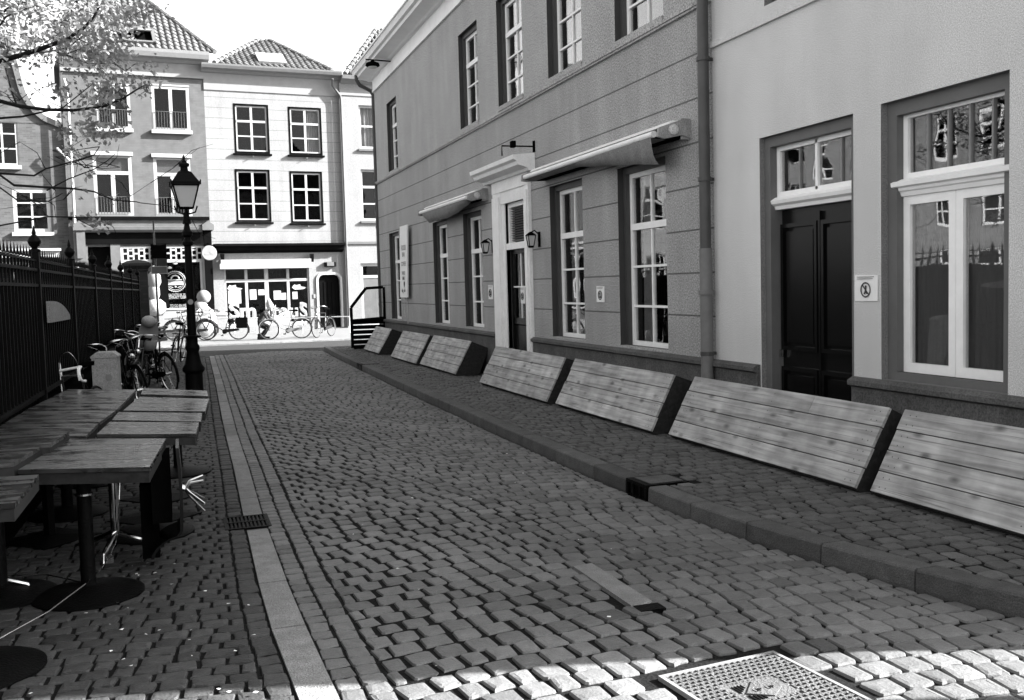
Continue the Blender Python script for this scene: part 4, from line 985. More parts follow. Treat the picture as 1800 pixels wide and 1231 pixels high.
# ---- bicycles
GF = 'bicycles parked along the iron fence'; GS = 'bicycles parked across the sunlit street'
def bicycle(label, loc, rz, style='town', group=None, lean=0, light=False, basket=None):
    """x forwards, wheels in the x-z plane"""
    t = thing('bicycle', label, 'bicycle', loc, 0, group); t.rotation_euler = (R(lean), 0, rz)
    fm = 'pipelight' if light else 'black'; Rw = .335; wb = 1.08
    for x, nm in ((0, 'rear'), (wb, 'front')):
        wl = MB(); wl.torus((x, 0, Rw), Rw-.03, .011, 'y', 32, 5)
        for k in range(18):
            a = 2*math.pi*k/18; wl.tube([(x+.02*math.cos(a+1), .015*(-1)**k, Rw+.02*math.sin(a+1)), (x+(Rw-.03)*math.cos(a), 0, Rw+(Rw-.03)*math.sin(a))], .0016, 3, False)
        wl.M = Matrix.Translation((x, 0, Rw)) @ Matrix.Rotation(R(90), 4, 'X'); wl.lathe([(.022, -.05), (.022, .05)], n=8)
        w_ = wl.build('wheel', 'pipedark' if group == GS else 'steel', t); MB().torus((x, 0, Rw), Rw-.012, .017, 'y', 32, 6).build('tyre', 'rubber', w_)
    hd0, hd1 = Vector((wb-.13, 0, .62)), Vector((wb-.19, 0, .86)); bb = Vector((.46, 0, .29)); st0 = Vector((.30, 0, .82)); ax = Vector((0, 0, Rw))
    f = MB()
    if style == 'race': f.tube([st0, hd1], .014, 6); f.tube([bb, hd0], .016, 6)
    elif style == 'loop': f.tube([bb+Vector((-.02, 0, .15)), Vector((.62, 0, .50)), hd0+Vector((-.02, 0, .08))], .014, 6); f.tube([bb, Vector((.72, 0, .40)), hd0], .016, 6)
    else: f.tube([st0, hd1-Vector((0, 0, .02))], .014, 6); f.tube([bb, hd0], .016, 6)
    f.tube([bb, st0], .015, 6); f.tube([hd0, hd1], .018, 6)
    for s_ in (-1, 1):
        y = Vector((0, s_*.05, 0)); f.tube([ax+y, bb+y*.5], .009, 5); f.tube([ax+y, st0-Vector((0, 0, .08))], .008, 5)
        f.tube([hd0, hd0+Vector((.02, s_*.045, -.02)), Vector((wb-.04, s_*.05, Rw+.12)), Vector((wb, s_*.05, Rw))], .011, 6)
    f.build('frame', fm, t)
    if style != 'race':
        fd = MB(); fd.torus((0, 0, Rw), Rw+.022, .018, 'y', 16, 5, R(20), R(200)); fd.torus((wb, 0, Rw), Rw+.022, .018, 'y', 16, 5, R(10), R(165)); fd.build('mudguards', fm, t)
        rkk = MB()
        for s_ in (-1, 1): rkk.tube([(0, s_*.06, Rw), (-.16, s_*.06, .74)], .006, 4); rkk.tube([(-.30, s_*.06, .74), (.22, s_*.06, .74)], .007, 4)
        for k in range(4): rkk.tube([(-.28+k*.14, -.06, .74), (-.28+k*.14, .06, .74)], .005, 4)
        rkk.build('luggage_rack', 'blackmatt', t)
        lg = MB(); lg.ball((wb-.12, 0, .80), .045, 8, (1, 1, 1)); lg.build('headlight', 'steel', t)
        cc = MB(); cc.prism([(.02, .30), (.46, .24), (.54, .29), (.46, .36), (.02, .38)], .05, .075, 1); cc.build('chain_case', fm, t)
    kk = MB(); kk.M = Matrix.Translation(bb) @ Matrix.Rotation(R(90), 4, 'X'); kk.lathe([(.085, -.012), (.085, -.006)], n=16); kk.M = None
    kk.tube([bb+Vector((0, -.06, 0)), bb+Vector((.1, -.07, -.13))], .009, 5); kk.tube([bb+Vector((0, .06, 0)), bb+Vector((-.1, .07, .13))], .009, 5)
    kk.box(bb.x+.06, bb.x+.14, -.16, -.07, bb.z-.145, bb.z-.12); kk.box(bb.x-.14, bb.x-.06, .07, .16, bb.z+.12, bb.z+.145); kk.build('crank', 'blackmatt', t)
    sd_ = MB(); z = .98 if style != 'race' else .95; sx = .265; sd_.tube([st0, (sx, 0, z-.04)], .012, 6)
    sd_.hexa([(sx-.14, -.09, z-.05), (sx+.14, -.02, z-.03), (sx+.14, .02, z-.03), (sx-.14, .09, z-.05), (sx-.14, -.10, z), (sx+.15, -.022, z), (sx+.15, .022, z), (sx-.14, .10, z)]); sd_.build('saddle', 'blackmatt', t)
    hb = MB(); st = hd1+Vector((-.02, 0, .14)); hb.tube([hd1, st], .012, 6)
    if style == 'race':
        st = hd1+Vector((.06, 0, .06)); hb.tube([hd1, hd1+Vector((-.01, 0, .06)), st], .012, 6)
        for s_ in (-1, 1):
            W_ = s_*.24
            hb.tube([st, st+Vector((0, W_*.9, 0))]+smooth([st+Vector((0.0, W_*.95, 0)), st+Vector((.04, W_*1.03, 0)), st+Vector((.10, W_*1.04, -.015)), st+Vector((.13, W_*1.04, -.07)), st+Vector((.10, W_*1.04, -.135)), st+Vector((.0, W_*1.04, -.15))], 4), .0135, 8)
            hb.tube(smooth([st+Vector((.09, W_*1.04, .012)), st+Vector((.14, W_*1.04, -.01)), st+Vector((.155, W_*1.02, -.06)), st+Vector((.14, W_, -.13))], 4), .009, 6)
            cbl = MB(); cbl.tube(smooth([st+Vector((.12, W_*1.04, .01)), st+Vector((.16, W_*1.05, .09)), st+Vector((.14, W_*.8, .17)), st+Vector((.08, W_*.4, .15)), st+Vector((.0, W_*.1, .03)), hd0+Vector((.02, 0, .02))], 6), .0042, 5); cbl.build('brake_cable', 'steel', t)
    else:
        for s_ in (-1, 1): hb.tube(smooth([st, st+Vector((.05, s_*.08, .05)), st+Vector((.03, s_*.22, .06)), st+Vector((-.10, s_*.28, .03)), st+Vector((-.22, s_*.27, .01))], 3), .011, 6); hb.tube([st+Vector((.02, s_*.2, .04)), st+Vector((.1, s_*.1, -.02)), hd0+Vector((.02, 0, .05))], .003, 4)
    hbo = soften(hb.build('handlebar', 'steel' if style != 'race' else 'trim', t), 50)
    if style != 'race':
        g2 = MB()
        for s_ in (-1, 1): g2.tube([st+Vector((-.12, s_*.28, .027)), st+Vector((-.24, s_*.27, .008))], .017, 6)
        g2.build('grips', 'rubber', hbo)
    if basket == 'crate':
        b = MB(); x0 = wb-.10
        for k in range(4): z = .84+k*.06; b.box(x0, x0+.3, -.2, -.19, z, z+.03); b.box(x0, x0+.3, .19, .2, z, z+.03); b.box(x0, x0+.01, -.19, .19, z, z+.03); b.box(x0+.29, x0+.3, -.19, .19, z, z+.03)
        b.box(x0, x0+.3, -.2, .2, .82, .835); b.build('basket', 'pipelight', t)
    if basket == 'child':
        b = MB(); x0 = -.12; b.lathe([(.10, .76), (.15, .80), (.16, .92), (.15, .93), (.13, .82)], (x0, 0, 0), 14)
        prev = None
        for k in range(9):
            z = .86+.05*k; wv = .15*math.cos(max(0, (k-4)/4.6)*1.3); xx = x0-.14-.02*k
            ring = b.av([(xx+.07, -wv, z), (xx, -wv*.7, z), (xx-.025, 0, z), (xx, wv*.7, z), (xx+.07, wv, z), (xx+.03, wv*.6, z), (xx+.005, 0, z), (xx+.03, -wv*.6, z)])
            if prev is not None:
                for j in range(8): b.af(prev+j, prev+(j+1) % 8, ring+(j+1) % 8, ring+j)
            prev = ring
        soften(b.build('child_seat', 'greymetal', t), 50)
        hm = MB(); hm.ball((x0-.1, 0, 1.22), .13, 12, (1.15, .9, .75)); soften(hm.build('seat_hood', 'greyplas', t), 180)
    if basket == 'panier':
        b = MB(); b.box(-.3, .06, .07, .22, .4, .74); b.box(-.3, .06, -.22, -.07, .4, .74); b.build('saddle_bags', 'blackmatt', t)
    return t
GF = 'bicycles parked along the iron fence'; GS = 'bicycles parked across the sunlit street'
bicycle('racing bicycle with chrome drop handlebars behind the wooden tables', (-.84, 12.0, -.02), R(-104), 'race', GF, 9)
bicycle('black town bicycle with chrome lamp, first beyond the grey cabinet', (-.85, 15.7, 0), R(-72), 'town', GF, 8)
bicycle('bicycle with a grey child seat in the middle of the row by the fence', (-.62, 16.8, 0), R(-95), 'town', GF, -6, basket='child')
bicycle('step through bicycle with a front crate, leaning beside the child seat bicycle', (-.45, 19.6, 0), R(-84), 'loop', GF, 7, basket='crate')
bicycle('dark bicycle nearest the street lamp, rear wheel towards the kerb', (-.18, 17.4, 0), R(115), 'town', GF, -8)
bicycle('dark bicycle with saddle bags in front of the brick pillar', (-.7, 22.3, 0), R(-80), 'loop', GF, 6, basket='panier')
bicycle('farthest bicycle of the fence row, standing end on beyond the pillar', (-.2, 24.2, 0), R(80), 'town', GF, 10)
def far_bike(px, py, label, rz, style, **k):     # px,py: where the rear tyre stands
    p = gr(px, py, .02); return bicycle(label, (p.x, p.y, .02), rz, style, GS, **k)
far_bike(366, 597, 'dark bicycle just right of the lamp post in front of the left shop', R(181), 'loop', lean=5)
far_bike(420, 597, 'heavy dark bicycle with carrier outside the left end of the shop window', R(172), 'town', lean=6, basket='panier')
far_bike(531, 595, 'pale step through bicycle outside the shop window, facing left', R(180), 'loop', lean=-5, light=True)
far_bike(583, 591, 'single bicycle parked nose out before the dark arched door', R(235), 'town', lean=4)
far_bike(306, 597, 'dark bicycle left of the lamp post with a tall pannier', R(8), 'town', lean=5, basket='crate')
bicycle('black bicycle squeezed between the grey cabinet and the bicycle with chrome lamp', (-.95, 14.6, 0), R(-80), 'loop', GF, 7)
bicycle('bicycle half hidden behind the child seat bicycle, handlebar towards the fence', (-.75, 18.4, 0), R(-110), 'town', GF, 8)
# bicycle rail
rl = thing('bicycle_rail', 'long pale horizontal rail behind the parked bicycles', 'rail', (0, 0, 0))
p0 = gr(300, 588, .02); p1 = gr(615, 585, .02); m = MB(); d = p1-p0
m.tube([(p0.x, p0.y, .62), (p1.x, p1.y, .62)], .02, 6)
for k in range(9): q = p0+d*k/8; m.tube([(q.x, q.y, .02), (q.x, q.y, .62)], .015, 6)
m.build('rail', 'offwhite', rl)

# ---- person bending beside the bicycle
def figure(label, loc, rz):
    names = dict(pelvis=(0, 0, .56), belly=(.06, 0, .70), chest=(.20, 0, .86), neck=(.30, 0, .98), head=(.36, 0, 1.08), top=(.39, 0, 1.20),
        hipL=(0, .09, .52), kneeL=(.30, .12, .44), ankL=(.08, .12, .09), toeL=(.24, .13, .04), hipR=(0, -.09, .52), kneeR=(.28, -.14, .36), ankR=(.02, -.12, .09), toeR=(.18, -.13, .04),
        shL=(.22, .17, .90), elL=(.34, .22, .66), wrL=(.52, .16, .60), shR=(.22, -.17, .90), elR=(.36, -.22, .66), wrR=(.54, -.14, .58))
    rad = dict(pelvis=.13, belly=.125, chest=.14, neck=.05, head=.085, top=.07, hipL=.09, kneeL=.062, ankL=.042, toeL=.035, hipR=.09, kneeR=.062, ankR=.042, toeR=.035, shL=.062, elL=.042, wrL=.028, shR=.062, elR=.042, wrR=.028)
    E = [('pelvis', 'belly'), ('belly', 'chest'), ('chest', 'neck'), ('neck', 'head'), ('head', 'top')]
    for s_ in 'LR': E += [('pelvis', 'hip'+s_), ('hip'+s_, 'knee'+s_), ('knee'+s_, 'ank'+s_), ('ank'+s_, 'toe'+s_), ('chest', 'sh'+s_), ('sh'+s_, 'el'+s_), ('el'+s_, 'wr'+s_)]
    V = dict(names); F_ = []
    for s_, sg2 in (('L', -1), ('R', 1)):
        w_ = Vector(names['wr'+s_])
        for k in range(5):
            a = f'f{s_}{k}a'; b = f'f{s_}{k}b'; dy = (-.024+.012*k); ln_ = (.055, .07, .075, .07, .058)[k]
            if k == 4: V[a] = tuple(w_+Vector((.03, sg2*.035, -.005))); V[b] = tuple(w_+Vector((.06, sg2*.05, -.02)))
            else: V[a] = tuple(w_+Vector((.06, dy, -.01))); V[b] = tuple(w_+Vector((.06+ln_*.7, dy*1.2, -.035)))
            rad[a] = .0095; rad[b] = .0075; E += [('wr'+s_, a), (a, b)]
    keys = list(V); idx = {k: i for i, k in enumerate(keys)}
    me = bpy.data.meshes.new('person'); me.from_pydata([V[k] for k in keys], [(idx[a], idx[b]) for a, b in E], [])
    tmp = bpy.data.objects.new('tmp', me); C.objects.link(tmp); md = tmp.modifiers.new('s', 'SKIN')
    for k in keys: me.skin_vertices[0].data[idx[k]].radius = (rad[k], rad[k]); me.skin_vertices[0].data[idx[k]].use_root = (k == 'pelvis')
    sb_ = tmp.modifiers.new('d', 'SUBSURF'); sb_.levels = 2; sb_.render_levels = 2
    bpy.context.view_layer.update()
    m2 = bpy.data.meshes.new_from_object(tmp.evaluated_get(bpy.context.evaluated_depsgraph_get())); bpy.data.objects.remove(tmp)
    m2.materials.clear(); [m2.materials.append(MT[q]) for q in ('cloth', 'jacket', 'skin')]
    for p in m2.polygons:
        c = p.center; p.material_index = 2 if (c.x > .5 or c.z > 1.0) else (1 if c.z > .62 and c.x > -.1 else 0); p.use_smooth = True
    t = thing('person', label, 'person', loc, rz); b = bpy.data.objects.new('body', m2); C.objects.link(b); b.parent = t
    fc = MB(); fc.ball((.40, 0, 1.12), .108, 12, (1, .9, 1.15)); soften(fc.build('head', 'skin', t), 180)
    fc = MB(); fc.hexa([(.485, -.012, 1.09), (.52, -.01, 1.08), (.52, .01, 1.08), (.485, .012, 1.09), (.49, -.006, 1.13), (.495, -.006, 1.13), (.495, .006, 1.13), (.49, .006, 1.13)]); fc.ball((.40, .098, 1.11), .022, 6, (.6, .3, 1)); fc.ball((.40, -.098, 1.11), .022, 6, (.6, .3, 1)); fc.build('features', 'skin', t)
    fc = MB(); fc.ball((.49, .035, 1.135), .011, 6); fc.ball((.49, -.035, 1.135), .011, 6); fc.box(.49, .503, -.022, .022, 1.045, 1.052); fc.build('eyes', 'cloth', t)
    hd = MB(); hd.ball((.375, 0, 1.155), .125, 12, (1, .95, 1.0)); hd.lathe([(.12, -.02), (.05, .14), (.01, .2)], (.36, 0, 1.2), 10); soften(hd.build('hood', 'palecloth', t), 180)
    bo = MB()
    for x, y in ((.08, .12), (.02, -.12)): bo.box(x-.06, x+.22, y-.055, y+.055, 0, .09); bo.lathe([(.062, .05), (.065, .2)], (x, y, 0), 10)
    soften(bo.build('boots', 'black', t), 40)
    return t
p = gr(457, 597, .02); figure('crouching person in pale hooded jacket and dark trousers among the far bicycles', (p.x, p.y, .02), R(-20))
# scoops figure by the left shop
ic = thing('display_balls', 'stack of large white display balls on a netted grey bag outside the left shop', 'display', (0, 0, 0))
p = onY(357, 545, 38.2)
bl = MB(); a = onY(358, 522, 38.2); bl.ball(a, .25, 16); soften(bl.build('upper_ball', 'farcornice', ic), 180)
bl = MB(); a = onY(352, 541, 38.2); bl.ball(a, .28, 16); soften(bl.build('lower_ball', 'farcornice', ic), 180)
bl = MB(); a = onY(364, 562, 38.2); bl.ball((a.x-.2, a.y, .62), .5, 14, (1.1, .7, 1.2)); soften(bl.build('bag', 'palecloth', ic), 180)
# stacked pots behind the gate pillar
st_ = thing('display_stack', 'tall pale stacked shop display seen just right of the gate pillar', 'display', (0, 0, 0))
for py, r_, mname in ((492, .24, 'farcornice'), (514, .2, 'farcornice'), (541, .36, 'palecloth')):
    a = onY(271 if py < 530 else 274, py, 38.6); bl = MB(); bl.lathe([(r_*.6, -.3), (r_, -.1), (r_*.95, .15), (r_*.5, .3)], (a.x, a.y, a.z), 14); soften(bl.build('tier', mname, st_), 60)
a = onY(272, 560, 38.6); MB().lathe([(.1, 0), (.1, a.z+1.9)], (a.x, a.y, .02), 10).build('stem', 'pipedark', st_)
bn = thing('bench_stand', 'white low counter outside the left shop behind the parked bicycles', 'counter', (0, 0, 0))
p0 = onY(268, 560, 39.3); p1 = onY(335, 548, 39.3); MB().box(p0.x, p1.x, 39.3, 39.8, .3, 1.05).build('front', 'farwhite', bn); MB().box(p0.x-.03, p1.x+.03, 39.27, 39.83, 1.05, 1.09).build('top', 'offwhite', bn); MB().box(p0.x+.05, p1.x-.05, 39.35, 39.75, .02, .3).build('legs', 'darkframe', bn)
# ================================================================== FAR ROW
def rect(x0, y0, x1, y1, d=0.0, rc=None):
    """pixel rectangle on the common front -> (along0, along1, z0, z1) using mid heights"""
    cx, cy = (x0+x1)/2, (y0+y1)/2
    a = F(x0, cy, d)[0]; b = F(x1, cy, d)[0]; lo = F(cx, y1, d)[1]; hi = F(cx, y0, d)[1]
    return (a, b, lo, hi)
def house(name, label, group=None): return thing(name, label, 'house', FO, FA, group)
def ft(px, py, d=0): return F(px, py, d)
def tiles(root, A, B, z0, TL, TR, z1, run, y0=-.25, name='roof', ridge=True, holes=()):
    """sloping tiled surface between eave A..B and top edge TL..TR; local x, rise inwards"""
    H = z1-z0; S = math.hypot(H, run); mb = MB(); tw, tl = .235, .33; rows = int(S/tl)
    ds, dz = run/S, H/S
    for r in range(rows+1):
        s0 = r*tl; 
        if s0 > S: break
        fcn = lambda s: (A+(TL-A)*min(1, s/S), B+(TR-B)*min(1, s/S))
        xa, xb = fcn(s0+tl*.3); n0 = math.floor(A/tw)
        x = n0*tw
        while x < xb:
            cx = x+tw/2
            if xa+.05 < cx < xb-.05 and not any(h[0] < cx < h[1] and h[2] < s0+tl/2 < h[3] for h in holes):
                mb.tn = rnd.uniform(.65, 1.35); s1 = min(s0+tl+.05, S+.05); base = []; K = 6
                for s_, lift in ((s0, .045), (s1, .0)):
                    for k in range(K+1):
                        t = k/K; h = .055*math.sin(math.pi*min(1, t/.72))**.8 if t < .72 else -.0
                        base.append((x+tw*t+(.0), y0+s_*ds-(h+lift)*dz, z0+s_*dz+(h+lift)*ds))
                i = mb.av(base)
                for k in range(K): mb.af(i+k, i+k+1, i+K+1+k+1, i+K+1+k)
                # front lip
                j = mb.av([(p[0], p[1]+.03*dz, p[2]-.04*ds) for p in base[:K+1]])
                for k in range(K): mb.af(j+k, j+k+1, i+k+1, i+k)
            x += tw
    o = mb.build(name, 'tile', root)
    u = MB(); e = .01; u.quad((A, y0+e, z0-e), (B, y0+e, z0-e), (TR, y0+run+e, z1-e), (TL, y0+run+e, z1-e)); u.build('roof_underlay', 'blackmatt', o)
    if ridge:
        for P0, P1 in (((A, y0, z0), (TL, y0+run, z1)), ((B, y0, z0), (TR, y0+run, z1))):
            P0, P1 = Vector(P0), Vector(P1); n = int((P1-P0).length/.36); rg = MB()
            for k in range(n): a = P0+(P1-P0)*k/n; b = P0+(P1-P0)*(k+1.08)/n; rg.tn = rnd.uniform(.7, 1.3); rg.tube([a+Vector((0, 0, .05)), b+Vector((0, 0, .03))], [.10, .08], 7)
            rg.build('ridge_tiles', 'tile', o)
    return o
# ---- white shop house (middle)
A = house('shop_house', 'white plastered house with pantiled hip roof above the wide lettered shop window')
xL, xR = ft(367, 350)[0], ft(602, 350)[0]
wins = [rect(411.4, 183.3, 472.8, 269.7), rect(507.5, 189, 565.5, 272.5), rect(414.5, 298, 475.5, 390), rect(510.5, 301.5, 567.5, 392)]
zc = ft(480, 131)[1]; zf = ft(480, 147)[1]
SHOP = rect(396, 470, 545, 579); DOOR = rect(561, 483, 598.5, 577)
SHOP = (SHOP[0], SHOP[1], .25, SHOP[3]); DOOR = (DOOR[0], DOOR[1], .06, DOOR[3])
zcan = ft(490, 436)[1]
facade_mb(xL, xR, zcan, zf+.5, wins, .14).build('wall', ['housewhite', 'farcornice'], A)
facade_mb(xL, xR, 0, zcan, [SHOP, DOOR], .18).build('shop_wall', ['houseright', 'farcornice'], A)
shell(MB(), xL, xR, 0, zf+.5, 9).build('body', 'housewhite', A)
for i, o in enumerate(wins):
    fr = frame_mb(o[0], o[1], o[2], o[3], -.012, .03, .07).build('surround', 'fardark', A)
    oo = (o[0]+.07, o[1]-.07, o[2]+.07, o[3]-.07)
    window(A, oo, .03, [(.5, 0, 1, .09)], [(.66, .085), (.335, .05)], .06, .05, 'farwhite', 'farglass', curtain=[(.5, 1)] if i == 1 else None)
    sp2 = MB(); sp2.box(o[0]-.08, o[1]+.06, -.12, 0, o[2]-.09, o[2]-.02); sp2.build('window_sill', 'fardark', A); cx = (o[0]+o[1])/2; MB().tube([(cx, 0, o[2]-.12), (cx, -.16, o[2]-.14)], .02, 6).build('shutter_hook', 'farwhite', A)
ct = MB(); ct.box(xL, xR, -.04, 0, zc-.75, zc-.02); ct.prism([(0, zc-.1), (-.1, zc-.08), (-.2, zc), (-.42, zc+.04), (-.48, zc+.14), (-.5, zc+.2), (0, zc+.22)], xL-.1, xR+.06, 0); ct.build('cornice', 'farcornice', A)
apx = ft(463, 73, 3.0); e0 = ft(380, 128)[0]; e1 = ft(577, 140)[0]; skw = rect(447, 107, 495, 131, 1.0)
H_ = apx[1]-zc; S_ = math.hypot(H_, 3.2)
rfA = tiles(A, e0-.1, e1+.1, zc+.2, ft(455, 73, 3)[0], ft(472, 73, 3)[0], apx[1], 3.2, -.3, holes=[(skw[0], skw[1], .35, 1.35)])
sk = MB(); s0 = .35; s1 = 1.35; ds, dz = 3.2/S_, H_/S_
def onr(x, s, h=.08): return (x, -.3+s*ds-h*dz, zc+.2+s*dz+h*ds)
sk.hexa([onr(skw[0], s0, 0), onr(skw[1], s0, 0), onr(skw[1], s1, 0), onr(skw[0], s1, 0), onr(skw[0], s0, .12), onr(skw[1], s0, .12), onr(skw[1], s1, .12), onr(skw[0], s1, .12)]); sk.build('skylight_frame', 'greymetal', rfA)
sk = MB(); g_ = .1; sk.hexa([onr(skw[0]+g_, s0+g_, .1), onr(skw[1]-g_, s0+g_, .1), onr(skw[1]-g_, s1-g_, .1), onr(skw[0]+g_, s1-g_, .1), onr(skw[0]+g_, s0+g_, .13), onr(skw[1]-g_, s0+g_, .13), onr(skw[1]-g_, s1-g_, .13), onr(skw[0]+g_, s1-g_, .13)]); sk.build('skylight_blind', 'farwhite', rfA)
bk = MB(); zt_ = apx[1]; bk.prism([(e0-.2, zc+.2), (e1+.2, zc+.2), (ft(472, 73, 3)[0], zt_-.02), (ft(455, 73, 3)[0], zt_-.02)], 2.95, 8.5, 1); bk.build('roof_back', 'tile', rfA)
# shop canopy, awning case and shop window
xa, xb = ft(373, 436, -.4)[0], ft(610, 436, -.4)[0]
cn = MB(); cn.prism([(0, zcan+.17), (-.38, zcan+.17), (-.40, zcan+.08), (-.30, zcan+.02), (-.26, zcan-.10), (-.1, zcan-.16), (0, zcan-.2)], xa+.1, xb-.1, 0); cn.build('canopy_cornice', 'fardark', A)
b0 = rect(386, 463, 549, 472, -.2); aw = MB(); aw.box(b0[0], b0[1], -.3, -.05, b0[2], b0[3]); aw.box(b0[0]+.05, b0[1]-.05, -.26, 0, b0[3], b0[3]+.16); aw.build('awning_case', 'farwhite', A)
for px in (391, 548):
    q = ft(px, 452, -.1); sp3 = MB(); sp3.M = Matrix.Translation((q[0], -.15, q[1])); sp3.hexa([(-.05, -.06, -.2), (.05, -.06, -.2), (.05, .03, -.2), (-.05, .03, -.2), (-.09, -.1, .12), (.06, -.1, .12), (.06, .05, .12), (-.09, .05, .12)]); sp3.build('spotlight', 'fardark', A)
tz = (ft(470, 493)[1]-SHOP[2])/(SHOP[3]-SHOP[2])
L_ = SHOP[1]-SHOP[0]
def rel(px): return (ft(px, 520)[0]-SHOP[0])/L_
shw = window(A, SHOP, .06, [(rel(434.5), 0, 1, .11), (rel(470), 0, 1, .16), (rel(508), 0, 1, .11)], [(tz, .11)], .07, .05, 'farwhite', 'shopglass', room=True, name='shop_window', bottom=.12)
# door leaf frames inside the window
dx0, dx1 = ft(434, 520)[0], ft(508, 520)[0]
MB().box(dx0, dx1, .05, .10, SHOP[2]+.12, SHOP[2]+.35).build('door_kickboards', 'farwhite', shw)
for (x0, y0, x1, y1) in ((401, 511, 424, 534), (439, 509, 451, 527), (454, 509, 465, 519), (481, 511, 494, 527), (494, 515, 503, 527), (514, 513, 523, 526)):
    q = rect(x0, y0, x1, y1, .07); MB().box(q[0], q[1], .068, .074, q[2], q[3]).build('poster', 'farwhite', shw)
for (x0, y0, x1, y1) in ((399, 501, 420, 510), (513, 500, 533, 508)):
    q = rect(x0, y0, x1, y1, .07); bl = MB(); bl.prism([(q[0], q[2]+.06), (q[0]+.1, q[3]), (q[0]+(q[1]-q[0])*.4, q[3]-.03), (q[1]-.12, q[3]), (q[1]-.1, q[2]+.1), (q[1]+.15, q[2]+.05), (q[1], q[2]-.02), (q[0]+.12, q[2]-.03)], .068, .074, 1); bl.build('window_sticker', 'farwhite', shw)
for ch_, px, w_ in (('S', 412, 1.25), ('m', 436, 1.3), ('t', 484, 1.1), ('a', 499, 1.25), ('u', 517, 1.0), ("'", 531, 1.2), ('S', 534, .95)):
    x, z = ft(px, 548, .05)
    for off, mm, yy in ((.035, 'farwhite', .062), (-.005, 'greymetal', .054)):
        text_mesh('window_letter', ch_, .86 if ch_ != 'm' else .8, mm, shw, .003, Matrix.Translation((x, yy, z+.0)) @ UPRIGHT @ Matrix.Diagonal((w_*.85, 1, 1, 1)), off=off)
# arched side door
fr = MB(); r_ = .22; x0, x1, z0, z1 = DOOR
outer_ = []; inner = []
for a in range(0, 91, 15): inner.append((x1-r_+r_*math.cos(R(a)), z1-r_+r_*math.sin(R(a)))); outer_.append((x1-r_+(r_+.1)*math.cos(R(a)), z1-r_+(r_+.1)*math.sin(R(a))))
for a in range(90, 181, 15): inner.append((x0+r_+r_*math.cos(R(a)), z1-r_+r_*math.sin(R(a)))); outer_.append((x0+r_+(r_+.1)*math.cos(R(a)), z1-r_+(r_+.1)*math.sin(R(a))))
inner = [(x1, z0)]+inner+[(x0, z0)]; outer_ = [(x1+.1, z0)]+outer_+[(x0-.1, z0)]
for k in range(len(inner)-1):
    a, b, c, d = inner[k], inner[k+1], outer_[k+1], outer_[k]; fr.hexa([(a[0], .1, a[1]), (b[0], .1, b[1]), (c[0], .1, c[1]), (d[0], .1, d[1]), (a[0], -.05, a[1]), (b[0], -.05, b[1]), (c[0], -.05, c[1]), (d[0], -.05, d[1])])
# fill the corners of the square opening
for s_, xx in ((1, x1), (-1, x0)):
    fr.prism([(xx, z1), (xx, z1-r_), (xx-s_*r_*.3, z1-r_*.3), (xx-s_*r_, z1)], -.002, .12, 1)
fr.build('door_arch', 'farwhite', A)
dd = MB(); dd.box(x0, x1, .12, .16, z0, z1)
for k in range(5): xx = x0+.12+(x1-x0-.24)*k/4; dd.box(xx-.04, xx+.04, .10, .12, z0+.1, z1-.3)
dd.build('side_door', 'fardark', A)
q = rect(571, 461, 590, 469, -.1); MB().box(q[0], q[1], -.14, 0, q[2], q[3]).build('door_light_case', 'fardark', A); MB().box(q[0]+.08, q[1]-.08, -.16, -.14, q[2]+.03, q[3]).build('door_light', 'farmid', A)
q = rect(551, 517, 557, 524); MB().box(q[0], q[1], -.03, 0, q[2], q[3]).build('letter_box', 'farcornice', A)
# ---- pale house at the right, half hidden
B = house('pale_house', 'pale plastered house squeezed between the white shop house and the dark corner pipe')
bx0 = xR+.0; bx1 = ft(860, 350)[0]
winsB = [rect(630, 187, 680, 262), rect(634, 299, 684, 388), rect(634, 463, 684, 562)]
winsB2 = [(o[0]+3.1, o[1]+3.1, o[2], o[3]) for o in winsB[:2]]
wB = [winsB[0], winsB[1], (winsB[2][0], winsB[2][1], .1, winsB[2][3])]+winsB2
facade_mb(bx0, bx1, 0, zf+.5, wB, .14).build('wall', ['houseright', 'farwhite'], B).location.y = -.12
shell(MB(), bx0, bx1, 0, zf+.5, 9).build('body', 'houseright', B).location.y = -.12
for i, o in enumerate(wB):
    if i == 2: continue
    wf = window(B, o, .0, [(.62 if i < 2 else .5, 0, 1, .1)], [(.52, .08)] if i % 3 == 0 else [(.66, .1), (.33, .06)], .09, .05, 'farwhite', 'farglass', curtain=[(0, 1)] if i == 0 else None)
    MB().box(o[0]-.08, o[1]+.08, -.22, -.12, o[2]-.12, o[2]-.04).build('window_sill', 'farmid', B)
o = wB[2]; wf = frame_mb(o[0], o[1], o[2], o[3], -.02, .04, .12); wf.box(o[0], o[1], -.03, .04, o[3]-.62, o[3]-.5); wf = wf.build('door', 'farwhite', B); MB().box(o[0]+.1, o[1]-.1, .01, .02, o[3]-.5, o[3]-.1).build('pane', 'farglass', wf); MB().box(o[0]+.1, o[1]-.1, .0, .03, o[2], o[3]-.62).build('leaf', 'farmid', wf); MB().box(o[0]+.1, o[1]-.1, .3, .32, o[3]-.52, o[3]-.08).build('backing', 'room', wf)
zb = ft(635, 146)[1]; MB().box(bx0, bx1, -.16, -.12, ft(635, 166)[1]-.1, ft(635, 166)[1]+.12).build('frieze', 'farcornice', B); cb = MB()
cb.prism([(-.12, zb-.1), (-.3, zb), (-.52, zb+.04), (-.58, zb+.18), (-.12, zb+.2)], bx0+.05, bx1, 0); z_ = ft(630, 427)[1]; MB().box(bx0, bx1, -.19, -.12, z_-.06, z_+.04).build('band', 'farmid', B); cb.build('cornice', 'farcornice', B)
